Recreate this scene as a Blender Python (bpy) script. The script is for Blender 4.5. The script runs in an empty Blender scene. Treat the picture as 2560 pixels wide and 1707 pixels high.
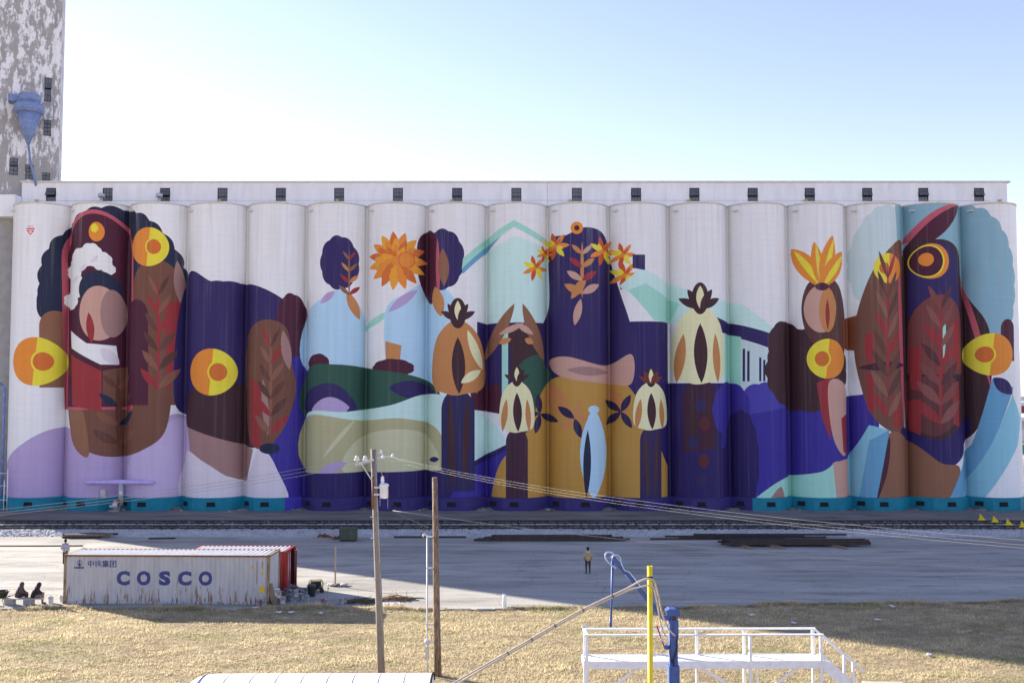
import bpy, bmesh, math, random
import numpy as np
from mathutils import Vector, Matrix
from mathutils.geometry import delaunay_2d_cdt

R = math.radians
rnd = random.Random(7)
rng = np.random.default_rng(11)
S = bpy.context.scene
C = S.collection

# ------------------------------------------------------------------ camera
FPX, PITCH, CAMH = 2500.0, R(3.01), 12.3
cam = bpy.data.cameras.new('camera'); co = bpy.data.objects.new('camera', cam); C.objects.link(co)
cam.sensor_width = 36; cam.lens = 36 * FPX / 2560; cam.clip_end = 6000; cam.clip_start = .2
co.location = (0, 0, CAMH); co.rotation_euler = (math.pi / 2 + PITCH, 0, 0)
S.camera = co
S.render.resolution_x, S.render.resolution_y = 1024, 682

# ------------------------------------------------------------------ sky, sun, exposure
SUN_AZ, SUN_EL = R(34.0), R(18.2)          # azimuth: angle away from the facade line, sun behind and left
to_sun = Vector((-math.cos(SUN_AZ) * math.cos(SUN_EL), math.sin(SUN_AZ) * math.cos(SUN_EL), math.sin(SUN_EL)))
W = bpy.data.worlds.new('World'); S.world = W; W.use_nodes = True
wn = W.node_tree.nodes; wl = W.node_tree.links
bg = wn['Background']; sky = wn.new('ShaderNodeTexSky'); sky.sky_type = 'NISHITA'; sky.sun_disc = False
sky.sun_elevation = SUN_EL; sky.sun_rotation = math.atan2(to_sun.x, to_sun.y)
sky.air_density = 1.0; sky.dust_density = 0.2; sky.ozone_density = 1.7; sky.altitude = 400
tint = wn.new('ShaderNodeMixRGB'); tint.blend_type = 'MULTIPLY'; tint.inputs[0].default_value = 1; tint.inputs[2].default_value = (1.12, .875, .945, 1)   # the camera's white balance
wl.new(sky.outputs[0], tint.inputs[1]); wl.new(tint.outputs[0], bg.inputs[0]); bg.inputs[1].default_value = 0.095
sl = bpy.data.lights.new('sun', 'SUN'); sl.energy = 5.0; sl.angle = R(.53); sl.color = (1, .92, .80)
so = bpy.data.objects.new('sun', sl); C.objects.link(so); so.location = (-60, 60, 60)
so.rotation_euler = to_sun.to_track_quat('Z', 'Y').to_euler()
S.view_settings.view_transform = 'Standard'; S.view_settings.look = 'None'
S.view_settings.gamma = 1; S.view_settings.use_curve_mapping = False
S.view_settings.exposure = 1.92

# ------------------------------------------------------------------ measuring helpers (photo pixels to metres)
K = 2560 / 2352
def ray(px, py):
    a = (px - 1280) / FPX; b = (853.5 - py) / FPX
    return Vector((a, math.cos(PITCH) - b * math.sin(PITCH), math.sin(PITCH) + b * math.cos(PITCH)))
def G(px, py, z=0.0):
    d = ray(px, py); t = (z - CAMH) / d.z; return Vector((d.x * t, d.y * t, z))
def AT(px, py, Y):
    d = ray(px, py); t = Y / d.y; return Vector((d.x * t, Y, CAMH + d.z * t))
def UAT(u, v, Y): return AT(u * K, v * K, Y)
def UG(u, v, z=0.0): return G(u * K, v * K, z)

# ------------------------------------------------------------------ materials
def lin(c):
    return tuple(((x / 255) / 12.92 if x / 255 <= .04045 else ((x / 255 + .055) / 1.055) ** 2.4) for x in c)
MATS = {}
def mat(name, col, rough=.6, metal=0.0, var=.12, scale=3.0, bump=0.0, bscale=40.0, spec=.3, stretch=None, col2=None, lo=.45, hi=.6, trans=0):
    """base colour with low-contrast noise, an optional second colour in noise patches, optional bump"""
    if name in MATS: return MATS[name]
    m = bpy.data.materials.new(name); m.use_nodes = True; n = m.node_tree.nodes; l = m.node_tree.links
    b = n['Principled BSDF']; b.inputs['Roughness'].default_value = rough; b.inputs['Metallic'].default_value = metal
    b.inputs['Specular IOR Level'].default_value = spec
    if trans: b.inputs['Transmission Weight'].default_value = trans
    tc = n.new('ShaderNodeTexCoord'); mp = n.new('ShaderNodeMapping'); l.new(tc.outputs['Object'], mp.inputs[0])
    if stretch: mp.inputs['Scale'].default_value = stretch
    no = n.new('ShaderNodeTexNoise'); no.inputs['Scale'].default_value = scale; no.inputs['Detail'].default_value = 6
    l.new(mp.outputs[0], no.inputs['Vector'])
    r = n.new('ShaderNodeValToRGB'); l.new(no.outputs[0], r.inputs[0])
    a = tuple(x * (1 - var) for x in col); z = tuple(min(1, x * (1 + var)) for x in col)
    r.color_ramp.elements[0].position = .3; r.color_ramp.elements[1].position = .7
    r.color_ramp.elements[0].color = a + (1,); r.color_ramp.elements[1].color = z + (1,)
    out = r.outputs[0]
    if col2:
        n2 = n.new('ShaderNodeTexNoise'); n2.inputs['Scale'].default_value = scale * 1.7; n2.inputs['Detail'].default_value = 9; n2.inputs['Roughness'].default_value = .65
        l.new(mp.outputs[0], n2.inputs['Vector'])
        r2 = n.new('ShaderNodeValToRGB'); r2.color_ramp.elements[0].position = lo; r2.color_ramp.elements[1].position = hi
        l.new(n2.outputs[0], r2.inputs[0])
        mx = n.new('ShaderNodeMixRGB'); l.new(r2.outputs[0], mx.inputs[0]); l.new(out, mx.inputs[1]); mx.inputs[2].default_value = col2 + (1,)
        out = mx.outputs[0]
    l.new(out, b.inputs['Base Color'])
    if bump:
        nb = n.new('ShaderNodeTexNoise'); nb.inputs['Scale'].default_value = bscale; nb.inputs['Detail'].default_value = 5
        l.new(mp.outputs[0], nb.inputs['Vector'])
        bp = n.new('ShaderNodeBump'); bp.inputs['Strength'].default_value = bump; bp.inputs['Distance'].default_value = .05
        l.new(nb.outputs[0], bp.inputs['Height']); l.new(bp.outputs[0], b.inputs['Normal'])
    MATS[name] = m
    return m

def paint_mat():
    m = bpy.data.materials.new('masonry_paint'); m.use_nodes = True; n = m.node_tree.nodes; l = m.node_tree.links
    b = n['Principled BSDF']; b.inputs['Roughness'].default_value = .62; b.inputs['Specular IOR Level'].default_value = .25
    at = n.new('ShaderNodeAttribute'); at.attribute_name = 'paint'
    tc = n.new('ShaderNodeTexCoord')
    mp = n.new('ShaderNodeMapping'); mp.inputs['Scale'].default_value = (1.6, 1.6, .09); l.new(tc.outputs['Object'], mp.inputs[0])
    no = n.new('ShaderNodeTexNoise'); no.inputs['Scale'].default_value = 1.3; no.inputs['Detail'].default_value = 8; l.new(mp.outputs[0], no.inputs['Vector'])
    r = n.new('ShaderNodeValToRGB'); r.color_ramp.elements[0].position = .3; r.color_ramp.elements[0].color = (.93, .92, .90, 1)
    r.color_ramp.elements[1].position = .62; r.color_ramp.elements[1].color = (1, 1, 1, 1); l.new(no.outputs[0], r.inputs[0])
    mx = n.new('ShaderNodeMixRGB'); mx.blend_type = 'MULTIPLY'; mx.inputs[0].default_value = 1
    l.new(at.outputs[0], mx.inputs[1]); l.new(r.outputs[0], mx.inputs[2])
    # slip-form lift lines and patchy re-coating
    mp2 = n.new('ShaderNodeMapping'); mp2.inputs['Scale'].default_value = (.35, .35, 5.0); l.new(tc.outputs['Object'], mp2.inputs[0])
    n2 = n.new('ShaderNodeTexNoise'); n2.inputs['Scale'].default_value = 1.0; n2.inputs['Detail'].default_value = 4; l.new(mp2.outputs[0], n2.inputs['Vector'])
    r2 = n.new('ShaderNodeValToRGB'); r2.color_ramp.elements[0].position = .35; r2.color_ramp.elements[0].color = (.965, .965, .965, 1)
    r2.color_ramp.elements[1].position = .6; l.new(n2.outputs[0], r2.inputs[0])
    m2 = n.new('ShaderNodeMixRGB'); m2.blend_type = 'MULTIPLY'; m2.inputs[0].default_value = 1
    l.new(mx.outputs[0], m2.inputs[1]); l.new(r2.outputs[0], m2.inputs[2]); l.new(m2.outputs[0], b.inputs['Base Color'])
    mp3 = n.new('ShaderNodeMapping'); mp3.inputs['Scale'].default_value = (2.6, 2.6, .05); l.new(tc.outputs['Object'], mp3.inputs[0])
    n3 = n.new('ShaderNodeTexNoise'); n3.inputs['Scale'].default_value = 1.0; n3.inputs['Detail'].default_value = 9; n3.inputs['Roughness'].default_value = .7; l.new(mp3.outputs[0], n3.inputs['Vector'])
    r3 = n.new('ShaderNodeValToRGB'); r3.color_ramp.elements[0].position = .52; r3.color_ramp.elements[1].position = .72; l.new(n3.outputs[0], r3.inputs[0])
    sx = n.new('ShaderNodeSeparateXYZ'); l.new(tc.outputs['Object'], sx.inputs[0]); mr = n.new('ShaderNodeMapRange'); mr.inputs[1].default_value = 22; mr.inputs[2].default_value = 33; mr.inputs[3].default_value = .10; mr.inputs[4].default_value = .42; l.new(sx.outputs[2], mr.inputs[0])
    mm = n.new('ShaderNodeMath'); mm.operation = 'MULTIPLY'; l.new(r3.outputs[0], mm.inputs[0]); l.new(mr.outputs[0], mm.inputs[1])
    m3 = n.new('ShaderNodeMixRGB'); l.new(mm.outputs[0], m3.inputs[0]); l.new(m2.outputs[0], m3.inputs[1]); m3.inputs[2].default_value = (.50, .46, .38, 1); l.new(m3.outputs[0], b.inputs['Base Color'])
    bp = n.new('ShaderNodeBump'); bp.inputs['Strength'].default_value = .25; bp.inputs['Distance'].default_value = .03
    l.new(n2.outputs[0], bp.inputs['Height']); l.new(bp.outputs[0], b.inputs['Normal'])
    return m
PAINT = paint_mat()

def peel_mat():
    """white paint worn off grey concrete in vertical scabs"""
    m = bpy.data.materials.new('peeling_paint'); m.use_nodes = True; n = m.node_tree.nodes; l = m.node_tree.links
    b = n['Principled BSDF']; b.inputs['Roughness'].default_value = .85
    tc = n.new('ShaderNodeTexCoord'); mp = n.new('ShaderNodeMapping'); mp.inputs['Scale'].default_value = (1, 1, .38); l.new(tc.outputs['Object'], mp.inputs[0])
    a = n.new('ShaderNodeTexNoise'); a.inputs['Scale'].default_value = 1.15; a.inputs['Detail'].default_value = 15; a.inputs['Roughness'].default_value = .76
    l.new(mp.outputs[0], a.inputs['Vector'])
    sx = n.new('ShaderNodeSeparateXYZ'); l.new(tc.outputs['Object'], sx.inputs[0])
    mr = n.new('ShaderNodeMapRange'); mr.inputs[1].default_value = 26; mr.inputs[2].default_value = 40; mr.inputs[3].default_value = -.14; mr.inputs[4].default_value = .035
    l.new(sx.outputs[2], mr.inputs[0])
    ad = n.new('ShaderNodeMath'); ad.operation = 'ADD'; l.new(a.outputs[0], ad.inputs[0]); l.new(mr.outputs[0], ad.inputs[1])
    r = n.new('ShaderNodeValToRGB'); r.color_ramp.elements[0].position = .52; r.color_ramp.elements[1].position = .56
    r.color_ramp.elements[0].color = (0, 0, 0, 1); l.new(ad.outputs[0], r.inputs[0])
    c = n.new('ShaderNodeTexNoise'); c.inputs['Scale'].default_value = 1.1; c.inputs['Detail'].default_value = 8; l.new(tc.outputs['Object'], c.inputs['Vector'])
    rc = n.new('ShaderNodeValToRGB'); rc.color_ramp.elements[0].color = (.24, .235, .225, 1); rc.color_ramp.elements[1].color = (.43, .415, .395, 1); l.new(c.outputs[0], rc.inputs[0])
    mx = n.new('ShaderNodeMixRGB'); l.new(r.outputs[0], mx.inputs[0]); l.new(rc.outputs[0], mx.inputs[1]); mx.inputs[2].default_value = (.76, .76, .77, 1)
    l.new(mx.outputs[0], b.inputs['Base Color'])
    bp = n.new('ShaderNodeBump'); bp.inputs['Strength'].default_value = .4; bp.inputs['Distance'].default_value = .02; l.new(r.outputs[0], bp.inputs['Height']); l.new(bp.outputs[0], b.inputs['Normal'])
    return m

WHITE = mat('white_wall_paint', (.78, .78, .78), .7, var=.07, scale=1.2, stretch=(1, 1, .25), col2=(.52, .50, .47), lo=.62, hi=.85)
PEEL = peel_mat()
CONC = mat('grey_concrete', (.30, .29, .27), .9, var=.2, scale=2, bump=.3)
STEEL_D = mat('dark_rusted_steel', (.055, .042, .04), .7, var=.35, scale=4, col2=(.10, .05, .035), lo=.5, hi=.7)
RAILM = mat('rail_steel', (.05, .04, .038), .5, metal=.2, var=.3, scale=5)
SLEEP = mat('creosoted_timber', (.045, .036, .032), .9, var=.4, scale=6, bump=.4)
TIMBER = mat('weathered_timber', (.20, .15, .11), .9, var=.35, scale=6, bump=.4, stretch=(1, 1, .2))
GREYWOOD = mat('grey_pole_timber', (.23, .20, .175), .9, var=.3, scale=7, bump=.5, stretch=(4, 4, .25), col2=(.12, .10, .085), lo=.5, hi=.72)
BROWNWOOD = mat('brown_pole_timber', (.27, .20, .145), .9, var=.35, scale=5, bump=.6, stretch=(4, 4, .35), col2=(.085, .055, .04), lo=.44, hi=.6)
BLACKM = mat('black_rubber', (.02, .02, .022), .7, var=.2)
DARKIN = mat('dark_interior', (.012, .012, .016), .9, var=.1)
GLASS = mat('dusty_window_glass', (.10, .105, .115), .25, var=.25, scale=2.5, spec=.5)
FRAME = mat('dark_window_frame', (.035, .037, .045), .6)
GALV = mat('galvanised_steel', (.45, .46, .48), .45, metal=.5, var=.2, scale=6)
WHITEM = mat('white_painted_steel', (.76, .76, .78), .5, var=.07, scale=4, col2=(.46, .38, .30), lo=.63, hi=.82)
YELLOW = mat('yellow_safety_paint', (.74, .56, .015), .5, var=.1, scale=3, col2=(.42, .32, .04), lo=.62, hi=.78)
BLUE = mat('blue_machine_paint', (.05, .095, .29), .45, var=.15, scale=4, col2=(.11, .15, .30), lo=.6, hi=.8)
BLUE2 = mat('faded_blue_paint', (.17, .235, .42), .6, var=.2, scale=2.4, col2=(.36, .42, .55), lo=.55, hi=.72)
REDP = mat('red_container_paint', (.30, .025, .025), .55, var=.15, scale=2, col2=(.16, .05, .03), lo=.62, hi=.75)
RUST = mat('rust', (.20, .085, .035), .9, var=.4, scale=7)
HOSE = mat('beige_hose_rubber', (.50, .43, .35), .5, var=.1, scale=8)
CLEAR = mat('pale_blue_hose', (.38, .46, .62), .3, var=.1, scale=8, spec=.6)
NAVYP = mat('navy_lettering', lin((62, 68, 122)), .6, var=.15, scale=5, col2=lin((105, 108, 140)), lo=.6, hi=.75)
TEXTB = mat('grey_lettering', lin((70, 74, 92)), .6)
LABELY = mat('yellow_label', (.62, .42, .03), .5)

# ------------------------------------------------------------------ mesh helpers
def link(o, parent=None):
    C.objects.link(o)
    if parent is not None: o.parent = parent
    return o
def tag(o, label=None, cat=None, group=None, kind=None):
    if label: o['label'] = label
    if cat: o['category'] = cat
    if group: o['group'] = group
    if kind: o['kind'] = kind
    return o
def thing(name, loc, label, cat, rz=0.0, group=None):
    o = bpy.data.objects.new(name, None); o.empty_display_size = .3; C.objects.link(o)
    o.location = loc; o.rotation_euler = (0, 0, rz)
    return tag(o, label, cat, group)
class MB:
    def __init__(s): s.b = bmesh.new()
    def box(s, x0, x1, y0, y1, z0, z1, bev=0.0):
        r = bmesh.ops.create_cube(s.b, size=1)
        for v in r['verts']:
            v.co = Vector((x0 + (v.co.x + .5) * (x1 - x0), y0 + (v.co.y + .5) * (y1 - y0), z0 + (v.co.z + .5) * (z1 - z0)))
        if bev:
            es = list({e for v in r['verts'] for e in v.link_edges})
            bmesh.ops.bevel(s.b, geom=es, offset=bev, segments=2, affect='EDGES', profile=.6)
        return s
    def obox(s, c, size, rot):                                   # oriented box
        M = Matrix.Translation(c) @ rot.to_4x4() @ Matrix.Diagonal((*size, 1))
        bmesh.ops.create_cube(s.b, size=1, matrix=M); return s
    def bar(s, a, b, w, h, up=Vector((0, 0, 1))):                # rectangular bar between two points
        a, b = Vector(a), Vector(b); d = (b - a); L = d.length; d.normalize()
        x = d.cross(up)
        if x.length < 1e-4: x = d.cross(Vector((0, 1, 0)))
        x.normalize(); z = x.cross(d)
        rot = Matrix((x, d, z)).transposed()
        return s.obox((a + b) / 2, (w, L, h), rot)
    def tube(s, pts, rad, n=10, cap=True):
        pts = [Vector(p) for p in pts]; rs = rad if isinstance(rad, (list, tuple)) else [rad] * len(pts)
        rings = []; ref = Vector((.31, .17, .93))
        t0 = (pts[1] - pts[0]).normalized()
        u = t0.cross(ref); u.normalize()
        for i, p in enumerate(pts):
            t = (pts[min(i + 1, len(pts) - 1)] - pts[max(i - 1, 0)]).normalized()
            u = (u - t * u.dot(t)).normalized(); w = t.cross(u)
            rings.append([s.b.verts.new(p + (u * math.cos(2 * math.pi * k / n) + w * math.sin(2 * math.pi * k / n)) * rs[i]) for k in range(n)])
        for a, b in zip(rings, rings[1:]):
            for k in range(n):
                f = s.b.faces.new((a[k], a[(k + 1) % n], b[(k + 1) % n], b[k])); f.smooth = True
        if cap:
            s.b.faces.new(rings[0][::-1]); s.b.faces.new(rings[-1])
        return s
    def lathe(s, prof, c=(0, 0, 0), n=24, cap=True):             # profile [(r, z)]
        rings = [[s.b.verts.new((c[0] + r * math.cos(2 * math.pi * k / n), c[1] + r * math.sin(2 * math.pi * k / n), c[2] + z)) for k in range(n)] for r, z in prof]
        for a, b in zip(rings, rings[1:]):
            for k in range(n):
                f = s.b.faces.new((a[k], a[(k + 1) % n], b[(k + 1) % n], b[k])); f.smooth = n > 8
        if cap:
            s.b.faces.new(rings[0][::-1]); s.b.faces.new(rings[-1])
        return s
    def ball(s, c, r, sub=2, sc=(1, 1, 1)):
        M = Matrix.Translation(c) @ Matrix.Diagonal((r * sc[0], r * sc[1], r * sc[2], 1))
        g = bmesh.ops.create_icosphere(s.b, subdivisions=sub, radius=1, matrix=M)
        for v in g['verts']:
            for f in v.link_faces: f.smooth = True
        return s
    def prism(s, pts, y0, y1):                                   # xz outline extruded along y
        a = [s.b.verts.new((x, y0, z)) for x, z in pts]; b = [s.b.verts.new((x, y1, z)) for x, z in pts]
        n = len(pts)
        s.b.faces.new(a); s.b.faces.new(b[::-1])
        for k in range(n): s.b.faces.new((a[k], b[k], b[(k + 1) % n], a[(k + 1) % n]))
        return s
    def mesh(s, name, m):
        bmesh.ops.recalc_face_normals(s.b, faces=s.b.faces)
        me = bpy.data.meshes.new(name); s.b.to_mesh(me); s.b.free()
        for k in (m if isinstance(m, list) else [m]): me.materials.append(k)
        return me
    def build(s, name, m, parent=None):
        return link(bpy.data.objects.new(name, s.mesh(name, m)), parent)
def inst(name, me, parent=None, loc=(0, 0, 0), rot=(0, 0, 0)):
    o = bpy.data.objects.new(name, me); o.location = loc; o.rotation_euler = rot
    return link(o, parent)
def copy_tree(o, parent=None):
    c = o.copy(); link(c, parent)
    for ch in list(o.children): copy_tree(ch, c)
    return c
def pyd(name, verts, faces, m, parent=None):
    me = bpy.data.meshes.new(name); me.from_pydata(verts, [], faces); me.materials.append(m); me.update()
    return link(bpy.data.objects.new(name, me), parent)

# ------------------------------------------------------------------ ground sheets
def ground_mat(name, c1, c2, c3, scale, bump, streak=(1, 1, 1), patch=.12):
    m = bpy.data.materials.new(name); m.use_nodes = True; n = m.node_tree.nodes; l = m.node_tree.links
    b = n['Principled BSDF']; b.inputs['Roughness'].default_value = .95; b.inputs['Specular IOR Level'].default_value = .1
    tc = n.new('ShaderNodeTexCoord'); mp = n.new('ShaderNodeMapping'); mp.inputs['Scale'].default_value = streak; l.new(tc.outputs['Object'], mp.inputs[0])
    def noise(sc, det, v): 
        x = n.new('ShaderNodeTexNoise'); x.inputs['Scale'].default_value = sc; x.inputs['Detail'].default_value = det; x.inputs['Roughness'].default_value = .62; l.new(v, x.inputs['Vector']); return x
    big = noise(patch, 7, mp.outputs[0]); fine = noise(scale, 8, mp.outputs[0]); grit = noise(scale * 9, 3, tc.outputs['Object'])
    r = n.new('ShaderNodeValToRGB'); r.color_ramp.elements[0].position = .36; r.color_ramp.elements[1].position = .64
    r.color_ramp.elements[0].color = c1 + (1,); r.color_ramp.elements[1].color = c2 + (1,); l.new(big.outputs[0], r.inputs[0])
    r2 = n.new('ShaderNodeValToRGB'); r2.color_ramp.elements[0].position = .50; r2.color_ramp.elements[1].position = .72; l.new(fine.outputs[0], r2.inputs[0])
    mx = n.new('ShaderNodeMixRGB'); l.new(r2.outputs[0], mx.inputs[0]); l.new(r.outputs[0], mx.inputs[1]); mx.inputs[2].default_value = c3 + (1,)
    r3 = n.new('ShaderNodeValToRGB'); r3.color_ramp.elements[0].position = .3; r3.color_ramp.elements[0].color = (.78, .78, .78, 1); r3.color_ramp.elements[1].position = .7; r3.color_ramp.elements[1].color = (1.12, 1.12, 1.12, 1); l.new(grit.outputs[0], r3.inputs[0])
    m2 = n.new('ShaderNodeMixRGB'); m2.blend_type = 'MULTIPLY'; m2.inputs[0].default_value = 1; l.new(mx.outputs[0], m2.inputs[1]); l.new(r3.outputs[0], m2.inputs[2])
    l.new(m2.outputs[0], b.inputs['Base Color'])
    bp = n.new('ShaderNodeBump'); bp.inputs['Strength'].default_value = bump; bp.inputs['Distance'].default_value = .06
    l.new(fine.outputs[0], bp.inputs['Height']); l.new(bp.outputs[0], b.inputs['Normal'])
    return m
def weather_yard(m):
    n = m.node_tree.nodes; l = m.node_tree.links; b = n['Principled BSDF']; src = b.inputs['Base Color'].links[0].from_socket
    tc = n.new('ShaderNodeTexCoord'); nz = n.new('ShaderNodeTexNoise'); nz.inputs['Scale'].default_value = .35; nz.inputs['Detail'].default_value = 5; l.new(tc.outputs['Object'], nz.inputs['Vector'])
    mxv = n.new('ShaderNodeMixRGB'); mxv.blend_type = 'LINEAR_LIGHT'; mxv.inputs[0].default_value = 2.2; l.new(tc.outputs['Object'], mxv.inputs[1]); l.new(nz.outputs['Color'], mxv.inputs[2])
    vo = n.new('ShaderNodeTexVoronoi'); vo.feature = 'DISTANCE_TO_EDGE'; vo.inputs['Scale'].default_value = .17; l.new(mxv.outputs[0], vo.inputs['Vector'])
    r = n.new('ShaderNodeValToRGB'); r.color_ramp.elements[0].position = .002; r.color_ramp.elements[1].position = .009; r.color_ramp.elements[0].color = (.55, .52, .5, 1); l.new(vo.outputs['Distance'], r.inputs[0])
    m1 = n.new('ShaderNodeMixRGB'); m1.blend_type = 'MULTIPLY'; m1.inputs[0].default_value = .38; l.new(src, m1.inputs[1]); l.new(r.outputs[0], m1.inputs[2])
    mp = n.new('ShaderNodeMapping'); mp.inputs['Scale'].default_value = (.12, .8, 1); l.new(tc.outputs['Object'], mp.inputs[0])
    st = n.new('ShaderNodeTexNoise'); st.inputs['Scale'].default_value = 1.0; st.inputs['Detail'].default_value = 10; st.inputs['Roughness'].default_value = .7; l.new(mp.outputs[0], st.inputs['Vector'])
    r2 = n.new('ShaderNodeValToRGB'); r2.color_ramp.elements[0].position = .56; r2.color_ramp.elements[1].position = .70; r2.color_ramp.elements[0].color = (1, 1, 1, 1); r2.color_ramp.elements[1].color = (.66, .62, .58, 1); l.new(st.outputs[0], r2.inputs[0])
    m2 = n.new('ShaderNodeMixRGB'); m2.blend_type = 'MULTIPLY'; m2.inputs[0].default_value = 1; l.new(m1.outputs[0], m2.inputs[1]); l.new(r2.outputs[0], m2.inputs[2]); l.new(m2.outputs[0], b.inputs['Base Color'])
    return m
YARDM = ground_mat('dusty_yard_surface', (.30, .285, .26), (.44, .42, .375), (.21, .197, .175), .9, .45, (.2, 1, 1), .30); weather_yard(YARDM)
SOILM = ground_mat('dry_soil', (.31, .245, .15), (.38, .305, .19), (.20, .155, .095), 1.6, .5, (.5, 1, 1), .25)
DIRTM = ground_mat('dirt_by_silos', (.19, .175, .16), (.27, .25, .225), (.10, .09, .08), .7, .4, (.3, 1, 1), .3)
pyd('ground', [(-2500, -300, -.004), (2500, -300, -.004), (2500, 3500, -.004), (-2500, 3500, -.004)], [(0, 1, 2, 3)], SOILM)['kind'] = 'structure'
def edge_y(x):                                                   # the grass line of the yard
    return 58.1 + .035 * max(0, x - 2) * 2.0 + .25 * math.sin(x * .45) + .12 * math.sin(x * 1.7 + 1) - (.0 if x > -27 else .0)
xs = np.linspace(-260, 260, 1041)
def strip(name, f0, f1, z, m):
    v = []; fc = []
    for x in xs: v += [(x, f0(x), z), (x, f1(x), z)]
    for i in range(len(xs) - 1): fc.append((2 * i, 2 * i + 2, 2 * i + 3, 2 * i + 1))
    return pyd(name, v, fc, m)
strip('yard', edge_y, lambda x: 87.6 + .2 * math.sin(x * .31) + .1 * math.sin(x * 1.1), .001, YARDM)['kind'] = 'structure'
strip('silo_apron', lambda x: 96.0, lambda x: 175.0, .002, DIRTM)['kind'] = 'structure'

# ballast bed: a real lumpy mound under both tracks
def ballast():
    m = ground_mat('crushed_stone', (.38, .38, .38), (.48, .48, .475), (.20, .195, .195), 5.0, .9, (1, 1, 1), .8)
    nx, ny = 1500, 66
    X = np.linspace(-95, 95, nx); Y = np.linspace(86.9, 97.4, ny)
    gx, gy = np.meshgrid(X, Y)
    prof = np.interp(gy, [86.9, 87.5, 88.6, 94.9, 96.2, 97.4], [-.05, .08, .315, .315, .08, -.05])
    wob = .10 * np.sin(gx * 2.1 + np.sin(gx * .7) * 2) * np.exp(-((gy - 88.1) / .5) ** 2)
    gz = prof + wob * .5 + rng.normal(0, .024, gx.shape)
    gxj = gx + rng.normal(0, .03, gx.shape); gyj = gy + rng.normal(0, .03, gx.shape)
    v = np.stack([gxj, gyj, gz], -1).reshape(-1, 3)
    i = np.arange((ny - 1) * nx).reshape(ny - 1, nx)[:, :-1].ravel()
    f = np.stack([i, i + 1, i + nx + 1, i + nx], -1)
    me = bpy.data.meshes.new('ballast'); me.from_pydata(v.tolist(), [], f.tolist()); me.materials.append(m); me.update()
    o = link(bpy.data.objects.new('ballast', me)); tag(o, 'pale grey crushed stone bed under the two railway tracks', 'ballast', kind='stuff')
ballast()

# ------------------------------------------------------------------ tracks
rail_prof = [(-.07, 0), (.07, 0), (.07, .015), (.012, .035), (.012, .11), (.036, .12), (.036, .155), (-.036, .155), (-.036, .12), (-.012, .11), (-.012, .035), (-.07, .015)]
def rail_mesh(L):
    mb = MB(); a = [mb.b.verts.new((-L / 2, y, z)) for y, z in rail_prof]; b = [mb.b.verts.new((L / 2, y, z)) for y, z in rail_prof]
    n = len(a); mb.b.faces.new(a); mb.b.faces.new(b[::-1])
    for k in range(n): mb.b.faces.new((a[k], b[k], b[(k + 1) % n], a[(k + 1) % n]))
    return mb.mesh('rail', RAILM)
sleeper_me = MB().box(-.115, .115, -1.3, 1.3, -.1, .055, .012).mesh('sleeper', SLEEP)
for (ya, yb, xr, lab) in ((93.42, 94.82, 44.2, 'railway track running close along the foot of the silos'), (89.88, 91.12 + .2, 45.0, 'railway track on the stone shoulder farther out from the silos')):
    yc = (ya + yb) / 2; x0 = -80
    t = thing('railway_track', (0, yc, .27), lab, 'railway track', 0, 'sidings beside the silos')
    L = xr + 6 - x0; rm = rail_mesh(L)
    for s in (-1, 1): inst('rail', rm, t, ((x0 + xr + 6) / 2, s * .7175, .05))
    x = x0
    while x < xr + 5.5:
        inst('sleeper', sleeper_me, t, (x + rnd.uniform(-.06, .06), rnd.uniform(-.09, .09), rnd.uniform(-.02, .012)), (0, 0, rnd.uniform(-.03, .03))); x += .72
    # yellow wheel stops clamped on the rails
    for s in (-1, 1):
        w = thing('wheel_stop', (xr + s * -.28 + (.28), yc + s * .7175, .465), 'yellow steel wheel stop clamped on the %s rail of the track %s' % ('outer' if s < 0 else 'inner', 'nearer the silos' if yc > 92 else 'farther from the silos'), 'wheel stop', 0, 'yellow wheel stops at the track ends')
        MB().prism([(-.34, 0), (.34, 0), (.30, .10), (-.05, .2), (-.30, .10)], -.08, .08).build('shoe', YELLOW, w)
        MB().prism([(-.22, .02), (-.06, .02), (-.02, .52), (-.16, .56)], -.06, .06).build('horn', YELLOW, w)
        MB().prism([(.30, .05), (.14, .05), (-.10, .36), (-.02, .44)], -.06, .06).build('brace', YELLOW, w)

# ------------------------------------------------------------------ the elevator: mural paint as real colour regions of the silo skin
YF = 106.6                                                        # nearest line of the silos
UB = [33, 160, 295, 430, 567, 703, 842, 980, 1118, 1258, 1398, 1535, 1672, 1808, 1943, 2075, 2207, 2332]
YC = YF + 3.22
YJ = YC - .85
XB = [UAT(u, 480, YJ).x for u in UB]
XB[0] = UAT(UB[0] + 1, 480, YC).x; XB[-1] = UAT(UB[-1] - 1, 480, YC).x
XB = [x * .9955 for x in XB]
ZT = AT(1280, 508.5, YF).z
ZP = 1.32                                                         # top of the plinths
SHAPES = []                                                       # (polygon in metres [(x, z)], colour), painted in order
def M2(u, v):
    a = UAT(u, v, YJ - .6); return (a.x * .9955, a.z)
def add(pts, c): SHAPES.append((np.array([M2(*p) for p in pts]), np.array([min(.84, x * k) for x, k in zip(lin(c), (1.22, 1.18, 1.05))])))
def spline(pts, n=7):
    out = []; N = len(pts)
    for i in range(N):
        p0, p1, p2, p3 = (np.array(pts[(i + k) % N], float) for k in (-1, 0, 1, 2))
        for j in range(n):
            t = j / n
            out.append(tuple(.5 * ((2 * p1) + (-p0 + p2) * t + (2 * p0 - 5 * p1 + 4 * p2 - p3) * t * t + (-p0 + 3 * p1 - 3 * p2 + p3) * t ** 3)))
    return out
def blob(pts, c): add(spline(pts), c)
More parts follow.
